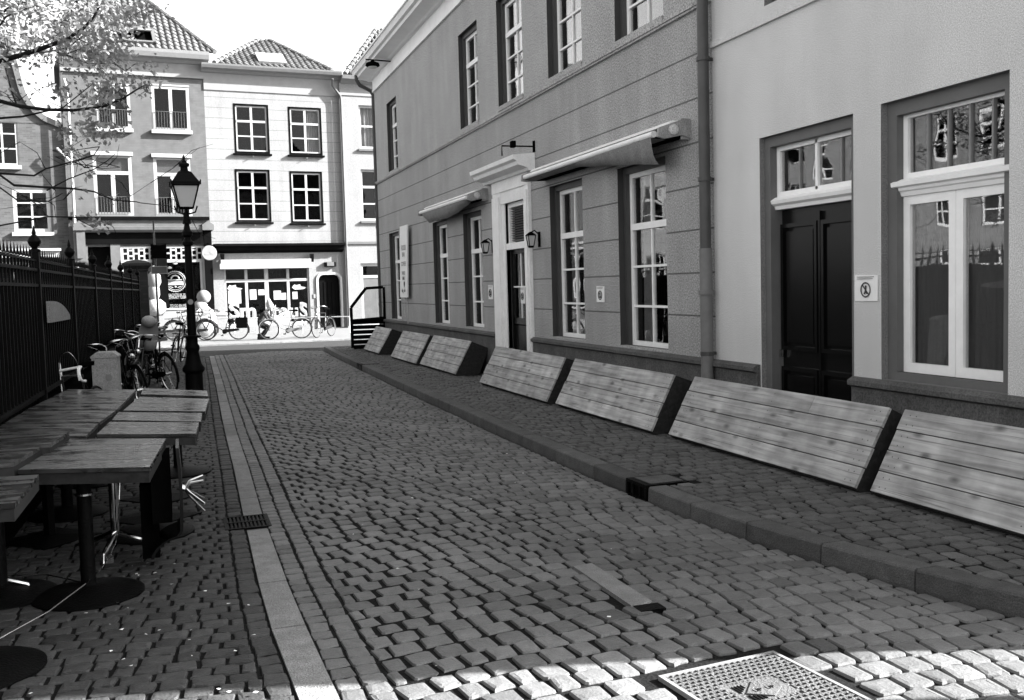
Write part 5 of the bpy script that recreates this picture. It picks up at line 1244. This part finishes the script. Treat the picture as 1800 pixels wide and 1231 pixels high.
tiles(B, bx0+.2, bx1, zb+.2, bx0+2.6, bx1-2, zb+3, 3.2, -.4)
# downpipe between them
d3 = thing('downpipe', 'white downpipe with angled head between the white shop house and pale house', 'pipe', FO, FA)
xq = ft(604, 300, -.2)[0]; soften(MB().tube([(xq-.35, -.35, zc-.1), (xq-.33, -.2, zc-.35), (xq-.02, -.19, zc-.75), (xq, -.19, zc-.95), (xq, -.19, .1)], .05, 8).build('pipe', 'farmid', d3))
# ---- left painted brick house with shop front
D = house('brick_shop_house', 'grey painted brick house with white cornice, tiled roof and ornate old shop front')
dx0, dx1 = ft(118, 350)[0], xL
wD = [rect(168, 150, 229, 226), rect(267, 152, 333, 229.5), rect(165, 272, 233, 379), rect(271.4, 276, 336, 380)]
zdc = ft(270, 105)[1]; zfl = ft(250, 131)[1]; zsh = ft(250, 405)[1]
DO = rect(155, 434, 195, 478); DS = rect(215, 433, 362, 590)
DO = (DO[0], DO[1], .1, DO[3]); DS = (DS[0], DS[1], .4, DS[3])
facade_mb(dx0, dx1, 0, zfl+1.1, wD+[DO, DS], .14).build('wall', ['housegrey', 'farmid'], D)
shell(MB(), dx0, dx1, 0, zfl+1.1, 9).build('body', 'housegrey', D)
for i, o in enumerate(wD):
    if i < 2:
        wf = window(D, o, .0, [(.5, 0, 1, .13)], [], .11, .05, 'farwhite', 'farglass', bottom=.1)
        s_ = MB(); s_.box(o[0]-.06, o[1]+.06, -.16, .0, o[2]-.14, o[2]); s_.build('window_sill', 'farwhite', D)
        s_ = MB(); s_.box(o[0]-.02, o[1]+.02, -.03, 0, o[3], o[3]+.06); s_.build('lintel', 'farwhite', D)
    else:
        wf = window(D, o, .0, [(.5, 0, .68, .15)], [(.70, .13)], .12, .05, 'farwhite', 'farglass', bottom=.12)
        MB().box(o[0]-.06, o[1]+.06, -.14, .0, o[3]-.04, o[3]+.1).build('lintel', 'farwhite', D)
    rl_ = MB(); rh = .62; zb_ = o[2]+.08
    rl_.box(o[0]+.1, o[1]-.1, -.05, -.035, zb_+rh, zb_+rh+.02); rl_.box(o[0]+.1, o[1]-.1, -.05, -.035, zb_, zb_+.02)
    n = 11
    for k in range(n+1): xx = o[0]+.12+(o[1]-o[0]-.24)*k/n; rl_.box(xx-.008, xx+.008, -.048, -.036, zb_, zb_+rh)
    rl_.build('window_railing', 'pipedark', wf)
    if i >= 2: MB().box(o[0]+.12, o[1]-.12, .1, .12, o[2]+(o[3]-o[2])*.73, o[3]-.1).build('blind', 'greymetal', wf)
cd_ = MB(); cd_.box(dx0, dx1, -.06, 0, zfl, zdc-.1); cd_.box(dx0, dx1, -.09, -.0, zfl-.05, zfl+.05)
cd_.prism([(0, zdc-.12), (-.12, zdc-.1), (-.22, zdc), (-.44, zdc+.04), (-.5, zdc+.2), (-.52, zdc+.32), (0, zdc+.34)], dx0-.1, dx1+.2, 0); cd_.build('cornice', 'farcornice', D)
zrt = ft(240, -20, 3.5)[1]; sw = rect(212, 46, 270, 84, .9)
H2 = zrt-zdc-.3; S2 = math.hypot(H2, 4.2)
rfD = tiles(D, dx0-.2, ft(378, 95, -.3)[0], zdc+.33, dx0+1.0, ft(235, -20, 3.5)[0], zrt, 4.2, -.3, holes=[(sw[0], sw[1], .35, 1.55)])
ds2, dz2 = 4.2/S2, H2/S2
def onr2(x, s, h): return (x, -.3+s*ds2-h*dz2, zdc+.33+s*dz2+h*ds2)
sk = MB(); a0, a1 = sw[0], sw[1]
for (xx0, xx1, ss0, ss1) in ((a0, a0+.12, .3, 1.6), (a1-.12, a1, .3, 1.6), (a0, a1, .3, .42), (a0, a1, 1.45, 1.6)):
    sk.hexa([onr2(xx0, ss0, 0), onr2(xx1, ss0, 0), onr2(xx1, ss1, 0), onr2(xx0, ss1, 0), onr2(xx0, ss0, .14), onr2(xx1, ss0, .14), onr2(xx1, ss1, .14), onr2(xx0, ss1, .14)])
sk.build('skylight_frame', 'farmid', rfD)
sk = MB(); sk.quad(onr2(a0, .4, -.25), onr2(a1, .4, -.25), onr2(a1, 1.5, -.25), onr2(a0, 1.5, -.25)); sk.build('skylight_opening', 'room', rfD)
sk = MB(); sk.hexa([onr2(a0+.12, .85, .32), onr2(a1-.12, .85, .32), onr2(a1-.12, 1.4, .12), onr2(a0+.12, 1.4, .12), onr2(a0+.12, .85, .36), onr2(a1-.12, .85, .36), onr2(a1-.12, 1.4, .16), onr2(a0+.12, 1.4, .16)]); sk.build('skylight_sash', 'greymetal', rfD)
MB().prism([(dx0-.2, zdc+.3), (ft(378, 95)[0], zdc+.3), (ft(235, -20, 3.5)[0], zrt-.02), (dx0+1, zrt-.02)], 3.9, 9, 1).build('roof_back', 'tile', rfD)
# shop front of the brick house
z1_, z2_ = ft(250, 384)[1], ft(250, 405)[1]
sf = MB(); sf.box(dx0, dx1-.02, -.1, 0, z1_-.06, z1_+.06); sf.build('sill_band', 'fardark', D)
sf = MB(); sf.prism([(0, z2_-.1), (-.25, z2_-.08), (-.36, z2_), (-.38, z2_+.12), (0, z2_+.16)], dx0+.35, dx1-.35, 0); sf.build('shopfront_cornice', 'farmid', D)
sf = MB(); zq = ft(250, 429)[1]; sf.box(dx0+.4, dx1-.4, -.12, 0, zq, z2_-.1); sf.build('fascia', 'fardark', D)
ps_ = MB()
for px in (141, 366):
    xx = ft(px, 430, -.2)[0]; ps_.box(xx-.22, xx+.22, -.42, 0, z2_-.02, z2_+.2); ps_.prism([(xx-.2, z2_+.2), (xx+.2, z2_+.2), (xx, z2_+.34)], -.4, 0, 1)
ps_.build('console_caps', 'farmid', D)
ps_ = MB(); xx = ft(140, 430, -.2)[0]; ps_.box(xx-.2, xx+.2, -.3, 0, ft(140, 462)[1], z2_-.02); ps_.box(xx-.1, xx+.1, -.36, -.3, ft(140, 455)[1], z2_-.1); ps_.build('console', 'farmid', D)
ps_ = MB(); xx = ft(367, 430, -.2)[0]; ps_.box(xx-.17, xx+.12, -.16, 0, .02, z2_-.02); xx = ft(280, 480)[0]; ps_.box(xx-.24, xx+.3, -.1, .1, .02, zq+.05); ps_.build('dark_pilasters', 'fardark', D)
MB().box(DO[0], DO[1], .3, .34, DO[2], DO[3]).build('side_door', 'fardark', D); ps_ = MB(); ps_.box(DO[1], DO[1]+.35, -.08, 0, .1, zq); ps_.box(DO[0]-.12, DO[0], -.06, 0, .1, zq); ps_.build('door_pilaster', 'farmid', D)
tzz = ft(290, 458)[1]
sw_ = frame_mb(DS[0], DS[1], DS[2], DS[3], -.02, .05, .08); sw_.box(DS[0], DS[1], -.03, .05, tzz-.08, tzz+.04)
n = 15; xs_ = [DS[0]+.08+(DS[1]-DS[0]-.16)*k/n for k in range(n+1)]
for k in range(n+1): sw_.box(xs_[k]-.03, xs_[k]+.03, -.01, .04, tzz, DS[3]-.05)
for k in range(n):
    for j_ in ((.33, .72) if k % 2 else (.5,)): zz = tzz+(DS[3]-tzz)*j_; sw_.box(xs_[k], xs_[k+1], -.01, .04, zz-.03, zz+.03)
for px in (243, 355): q = ft(px, 500)[0]; sw_.box(q-.05, q+.05, -.02, .05, DS[2], tzz)
sw_ = sw_.build('shop_window', 'farwhite', D); MB().box(DS[0]+.05, DS[1]-.05, .01, .016, DS[2]+.05, DS[3]-.05).build('pane', 'farglass', sw_)
MB().box(DS[0], DS[1], .5, .52, DS[2], DS[3]).build('interior', 'room', sw_)
cx_, cz_ = ft(308, 495, -.02); rr = .36
em = MB()
for rr_, th_ in ((.39, .014), (.33, .01)): em.torus((cx_, -.0, cz_), rr_, th_, 'y', 40, 4)
for k in range(32): a = 2*math.pi*k/32; em.ball((cx_+.41*math.cos(a), 0, cz_+.41*math.sin(a)), .016, 5)
em.torus((cx_, 0, cz_+.08), .15, .03, 'y', 20, 4, R(10), R(170)); em.box(cx_-.26, cx_+.26, -.01, .0, cz_+.04, cz_+.08); em.box(cx_-.3, cx_+.3, -.01, 0, cz_-.14, cz_-.0)
em.ball((cx_, 0, cz_-.21), .04, 6); em.tube([(cx_-.22, 0, cz_-.19), (cx_-.08, 0, cz_-.24)], .02, 4); em.tube([(cx_+.22, 0, cz_-.19), (cx_+.08, 0, cz_-.24)], .02, 4)
em.build('round_emblem', 'farwhite', sw_)
for k, (py, s_) in enumerate(((519, 'AMBACHTELIJK IJS'), (523.5, 'HUISGEMAAKT GEBAK'), (538, 'KOFFIE TO GO EN MEER'), (543, 'OP HET TERRAS GENIETEN'))):
    x, z = ft(308, py, -.02); text_mesh('window_lettering', s_, .155, 'farwhite', sw_, .002, Matrix.Translation((x, -.01, z)) @ UPRIGHT @ Matrix.Diagonal((.62, 1, 1, 1)))
cf = MB(); q = ft(304, 466)
for a, b in ((298, 471), (308, 463)): x, z = ft(a, b); cf.ball((x, -.0, z), .06, 6, (1.6, .2, .8))
cf.build('window_ornaments', 'farwhite', sw_)
rs = thing('round_sign', 'round white hanging sign at the corner of the old shop front', 'sign', FO, FA)
x, z = ft(367.5, 445, -.6); m = MB(); m.M = Matrix.Translation((x, -.6, z)) @ Matrix.Rotation(R(90), 4, 'X'); m.lathe([(.27, -.05), (.29, -.03), (.29, .03), (.27, .05)], n=28); soften(m.build('disc', 'farcornice', rs), 40)
m = MB(); m.tube([(x, 0, z+.38), (x, -.62, z+.38)], .018, 6); m.tube([(x, -.6, z+.38), (x, -.6, z+.28)], .012, 6); m.build('bracket', 'blackmatt', rs)
m = MB(); m.box(x-.16, x+.16, -.66, -.655, z-.06, z-.03); m.box(x+.04, x+.14, -.66, -.655, z-.02, z+.04); m.build('lettering', 'greymetal', rs)
d4 = thing('downpipe', 'white downpipe on the boundary of the curved gable house', 'pipe', FO, FA)
xq = ft(126, 300, -.2)[0]; soften(MB().tube([(xq-.1, -.1, ft(120, 140)[1]), (xq, -.18, ft(120, 160)[1]), (xq, -.18, .1)], .055, 8).tube([(xq-.45, -.1, ft(108, 262)[1]), (xq-.4, -.2, ft(108, 266)[1]), (xq-.05, -.2, ft(124, 284)[1])], .05, 8).build('pipe', 'farwhite', d4))
# ---- curved gable house, far left
G = house('gable_house', 'weathered brick house with a curved white edged gable behind the tree branches')
gx1 = dx0; 
ga = ft(100, 217)[0]; zE = ft(105, 217)[1]
wG = [rect(-25, 207, 31, 290), rect(23, 332, 89, 408)]

gx0 = gx1-4.7; zs = ft(60, 441)[1]
SW = (gx0+.5, gx1-.8, .5, zs-.4)
facade_mb(gx0, gx1, 0, zE, wG+[SW], .14).build('wall', ['brickdark', 'brickdark'], G).location.y = .16
cur = [(35, 148), (40, 163), (50, 180), (62, 195), (77, 207), (92, 214), (105, 219)]
cpt = [ft(*q) for q in cur]; mid_ = (gx0+gx1)/2
poly = [(p_[0], p_[1]) for p_ in cpt][::-1]; top = poly[-1]; left = [(2*mid_-p_[0], p_[1]) for p_ in poly][::-1]
gb_ = MB(); full = [(gx1, zE)]+poly+[(top[0]-.3, top[1]+1.6), (2*mid_-top[0]+.3, top[1]+1.6)]+left+[(gx0, zE)]; gb_.prism(full, .16, .5, 1); gb_.build('gable', 'brickdark', G)
ed = MB()
allp = [(gx1-.2, zE)]+poly+[(top[0]-.3, top[1]+1.6), (2*mid_-top[0]+.3, top[1]+1.6)]+left
for (a, b) in zip(allp, allp[1:]):
    d_ = Vector((b[0]-a[0], b[1]-a[1])); n_ = Vector((d_.y, -d_.x)).normalized()*.1
    ed.hexa([(a[0]-n_.x, .06, a[1]-n_.y), (a[0]+n_.x, .06, a[1]+n_.y), (a[0]+n_.x, .55, a[1]+n_.y), (a[0]-n_.x, .55, a[1]-n_.y), (b[0]-n_.x, .06, b[1]-n_.y), (b[0]+n_.x, .06, b[1]+n_.y), (b[0]+n_.x, .55, b[1]+n_.y), (b[0]-n_.x, .55, b[1]-n_.y)])
ed.build('gable_coping', 'farmid', G)
shell(MB(), gx0, gx1, 0, zE, 9).build('body', 'brickdark', G).location.y = .18
for i, o in enumerate(wG):
    wf = window(G, o, .18, [(.5, 0, 1, .07)], [.68, .36], .13 if i % 2 else .08, .05, 'farwhite', 'farglass'); MB().box(o[0]-.08, o[1]+.08, .02, .16, o[2]-.14, o[2]).build('window_sill', 'farwhite', G)
shf = frame_mb(SW[0], SW[1], SW[2], SW[3], .1, .2, .1)
for k in range(1, 6): xx = SW[0]+(SW[1]-SW[0])*k/6; shf.box(xx-.06, xx+.06, .1, .2, SW[2], SW[3])
shf = shf.build('shop_window', 'farwhite', G); MB().box(SW[0], SW[1], .14, .15, SW[2], SW[3]).build('pane', 'farglass', shf); MB().box(SW[0], SW[1], .6, .62, SW[2], SW[3]).build('interior', 'room', shf)
MB().box(gx0, gx1-.35, -.1, .16, zs-.25, zs-.02).box(gx0, gx1-.3, -.2, .16, zs-.02, zs+.08).build('shop_fascia', 'farwhite', G)
# ---- houses beyond the frame that the window panes mirror
def plain_house(name, label, loc, rz, L, H, m, cols, rows, wz0=.9, wp=3.0, wh=1.9):
    t = thing(name, label, 'house', loc, rz); ops = []
    for r_ in range(rows):
        for c_ in range(cols):
            cx = L*(c_+.5)/cols; z = wz0+r_*wp; ops.append((cx-.5, cx+.5, z, z+wh))
    facade_mb(0, L, 0, H, ops, .14).build('wall', [m, 'reveal'], t); shell(MB(), 0, L, 0, H, 8).build('body', m, t)
    fr = None
    for o in ops: window(t, o, .06, [(.5, 0, 1, .07)], [(.66, .09), .33], .09, .05, 'farwhite', 'farglass')
    MB().prism([(0, H), (-.35, H+.1), (-.35, H+.3), (0, H+.3)], 0, L, 0).build('cornice', 'farwhite', t)
    MB().prism([(-.3, H+.3), (8, H+.3), (4, H+3.5)], 0, L, 0).build('roof', 'tile', t)
    return t
plain_house('terraced_house', 'white terraced house left of the curved gable house', (FO+FE*(gx0-12.2)), FA, 12, 8.2, 'housewhite', 5, 3)
plain_house('courtyard_house', 'dark brick courtyard house far behind the iron fence', (-15, 15.55, 0), R(90), 20.7, 7.5, 'brickdark', 9, 3, .95, 2.3, 1.5)

# ================================================================== TREE
tr_ = thing('street_tree', 'spring tree with small pale leaves reaching over the fence from the left', 'tree', (-5.2, 12.6, 0))
wood = MB(); T0 = Vector((-5.2, 12.6, 0))
def loc(v): return Vector(v)-T0
wood.tube([loc(T0), loc(T0+Vector((.05, 0, 1.2))), loc(T0+Vector((.1, .1, 2.6))), loc(T0+Vector((.0, .1, 4.5))), loc(T0+Vector((-.1, .3, 6.5))), loc(T0+Vector((.2, .2, 8.5)))], [.24, .19, .16, .13, .09, .04], 10)
twigs = []
def branch(pix, r0, r1, Y0, Y1, root=None):
    n = len(pix); pts = [] if root is None else [Vector(root)]
    for k, (px, py) in enumerate(pix): pts.append(onY(px, py, Y0+(Y1-Y0)*k/max(1, n-1)))
    m = len(pts); r0 *= .75; wood.tube([loc(p) for p in pts], [r0+(r1-r0)*k/(m-1) for k in range(m)], 6); twigs.append(pts)
S1 = (-5.2, 12.7, 3.6); S2 = (-5.2, 12.7, 4.6); S3 = (-5.2, 12.7, 2.9)
branch([(-60, 120), (0, 107), (45, 95), (80, 83), (115, 70), (145, 52), (165, 30), (175, 12)], .05, .01, 12.4, 12.0, S2)
branch([(0, 80), (40, 88), (80, 92), (120, 84), (150, 60)], .025, .006, 12.8, 13.2, S2)
branch([(0, 178), (35, 187), (80, 193), (130, 194), (180, 188), (215, 174), (240, 158), (258, 148)], .035, .006, 12.2, 11.8, S1)
branch([(0, 208), (40, 205), (80, 196), (110, 190), (160, 150)], .02, .005, 12.6, 12.2, S1)
branch([(0, 305), (60, 309), (80, 297), (125, 285), (165, 273), (175, 258)], .018, .004, 11.8, 11.4, S3)
branch([(0, 308), (25, 326), (90, 330), (130, 332), (165, 337), (200, 352), (240, 355), (248, 357)], .022, .004, 11.6, 11.2, S3)
branch([(0, 330), (30, 352), (85, 354), (110, 340)], .016, .004, 11.2, 11.2, S3)
branch([(82, 335), (120, 315), (165, 298), (190, 282), (203, 270)], .01, .003, 11.5, 11.3)
branch([(85, 381), (130, 382), (165, 383)], .012, .004, 11.0, 11.0, (-3.2, 11.4, 2.1))
branch([(0, 24), (20, 12), (45, 2), (60, -15)], .03, .01, 13.4, 13.0, S2)
branch([(0, 45), (10, 30), (30, 20), (60, 12)], .025, .006, 12.6, 12.6, S2)
branch([(100, 92), (125, 100), (155, 112), (200, 112)], .012, .004, 12.6, 12.8)
branch([(30, 187), (20, 160), (10, 120), (15, 60)], .014, .004, 12.4, 13.0)
for _ in range(120):   # fine twigs
    pts = rnd.choice(twigs); k = rnd.randrange(max(1, len(pts)//3), len(pts)); p = pts[k]; d = Vector((rnd.uniform(-1, 1), rnd.uniform(-.6, .6), rnd.uniform(-.6, .8)))*rnd.uniform(.2, .6)
    q = p+d*.5+Vector((rnd.uniform(-.05, .05), 0, rnd.uniform(-.06, .06))); e = p+d; wood.tube([loc(p), loc(q), loc(e)], [.006, .004, .002], 4, False); twigs.append([p, q, e])
for _ in range(60):   # unseen side limbs of the crown
    z = rnd.uniform(3, 8.4); a = rnd.uniform(0, 2*math.pi); L = rnd.uniform(1.2, 3.2)*(1.1-.08*abs(z-5)); p = Vector((-5.2, 12.7, z)); e = p+Vector((math.cos(a)*L, math.sin(a)*L, rnd.uniform(.1, 1.2)))
    if e.x > -3.6 and e.z < 5.6: continue
    wood.tube([loc(p), loc(p.lerp(e, .5)+Vector((0, 0, .15))), loc(e)], [.04, .02, .006], 5, False); twigs.append([p.lerp(e, .5), e])
wood.build('trunk', 'bark', tr_)
lf = MB()
def leaf(c, s, tn=1):
    lf.tn = tn; a = Vector((rnd.gauss(0, 1), rnd.gauss(0, 1), rnd.gauss(0, 1))).normalized(); n = a.orthogonal().normalized(); b = a.cross(n)
    b = (b*math.cos(rnd.uniform(0, 6))+n*math.sin(rnd.uniform(0, 6))).normalized() if False else b
    f_ = n*s*.18
    p = [c-a*s*.5, c-a*s*.05+b*s*.34+f_, c+a*s*.5, c-a*s*.05-b*s*.34+f_]
    i = lf.av([tuple(q-T0) for q in p]); lf.af(i, i+1, i+2); lf.af(i, i+2, i+3)
def cluster(c, n, r, s=.075):
    for _ in range(n): leaf(c+Vector((rnd.gauss(0, r), rnd.gauss(0, r), rnd.gauss(0, r*.8))), s*rnd.uniform(.6, 1.3), rnd.uniform(.6, 1.4))
# leafy mass measured in the photograph, spread through real depth
def inside(px, py):
    edge = [( -200, 400), (0, 330), (60, 300), (100, 262), (135, 262), (160, 262), (195, 240), (215, 215), (262, 205), (300, 120)]
    if py < 0: return px < 262
    if py < 60: return px < 250-py*.1 
    if py < 105: return px < 215
    if py < 135: return px < 165
    if py < 175: return px < 245 and not (50 < px < 95 and py > 165)
    if py < 200: return px < 215 and not (50 < px < 98)
    if py < 240: return 105 < px < 205 or px < 45
    if py < 262: return 90 < px < 190 and rnd.random() < .35
    return False
cnt = 0
while cnt < 640:
    px, py = rnd.uniform(-330, 270), rnd.uniform(-330, 265)
    if inside(px, py):
        dens = 1.0 if py < 110 else (.4 if py < 175 else .25)
        if px < 40 and py > 120: dens *= .45
        if rnd.random() > dens: continue
        cluster(onY(px, py, rnd.uniform(11.2, 15.0)), rnd.randint(12, 22), .085, .075); cnt += 1
for pts in twigs:
    for p in pts[1:]:
        if p.z > 3.9 and rnd.random() < .6: cluster(p, rnd.randint(5, 12), .12, .06)
for (px, py, n) in ((258, 152, 7), (150, 220, 10), (168, 232, 16), (176, 245, 12), (120, 262, 8), (148, 305, 5), (160, 388, 10), (182, 398, 9), (140, 385, 4), (145, 338, 3), (205, 355, 3), (190, 238, 8)): cluster(onY(px, py, 11.4), int(n*1.5), .05, .07)
for _ in range(1500):
    z = rnd.uniform(3.4, 9.4); a = rnd.uniform(0, 6.28); r_ = rnd.uniform(.4, 3.0)*(1.15-.11*abs(z-6)); c = Vector((-5.2+r_*math.cos(a), 12.7+r_*math.sin(a), z))
    if c.x > -3.2 and c.z < 6: continue
    cluster(c, 9, .2, .1)
lf.build('foliage', 'leaf', tr_)
# dark shrubs in the yard behind the fence
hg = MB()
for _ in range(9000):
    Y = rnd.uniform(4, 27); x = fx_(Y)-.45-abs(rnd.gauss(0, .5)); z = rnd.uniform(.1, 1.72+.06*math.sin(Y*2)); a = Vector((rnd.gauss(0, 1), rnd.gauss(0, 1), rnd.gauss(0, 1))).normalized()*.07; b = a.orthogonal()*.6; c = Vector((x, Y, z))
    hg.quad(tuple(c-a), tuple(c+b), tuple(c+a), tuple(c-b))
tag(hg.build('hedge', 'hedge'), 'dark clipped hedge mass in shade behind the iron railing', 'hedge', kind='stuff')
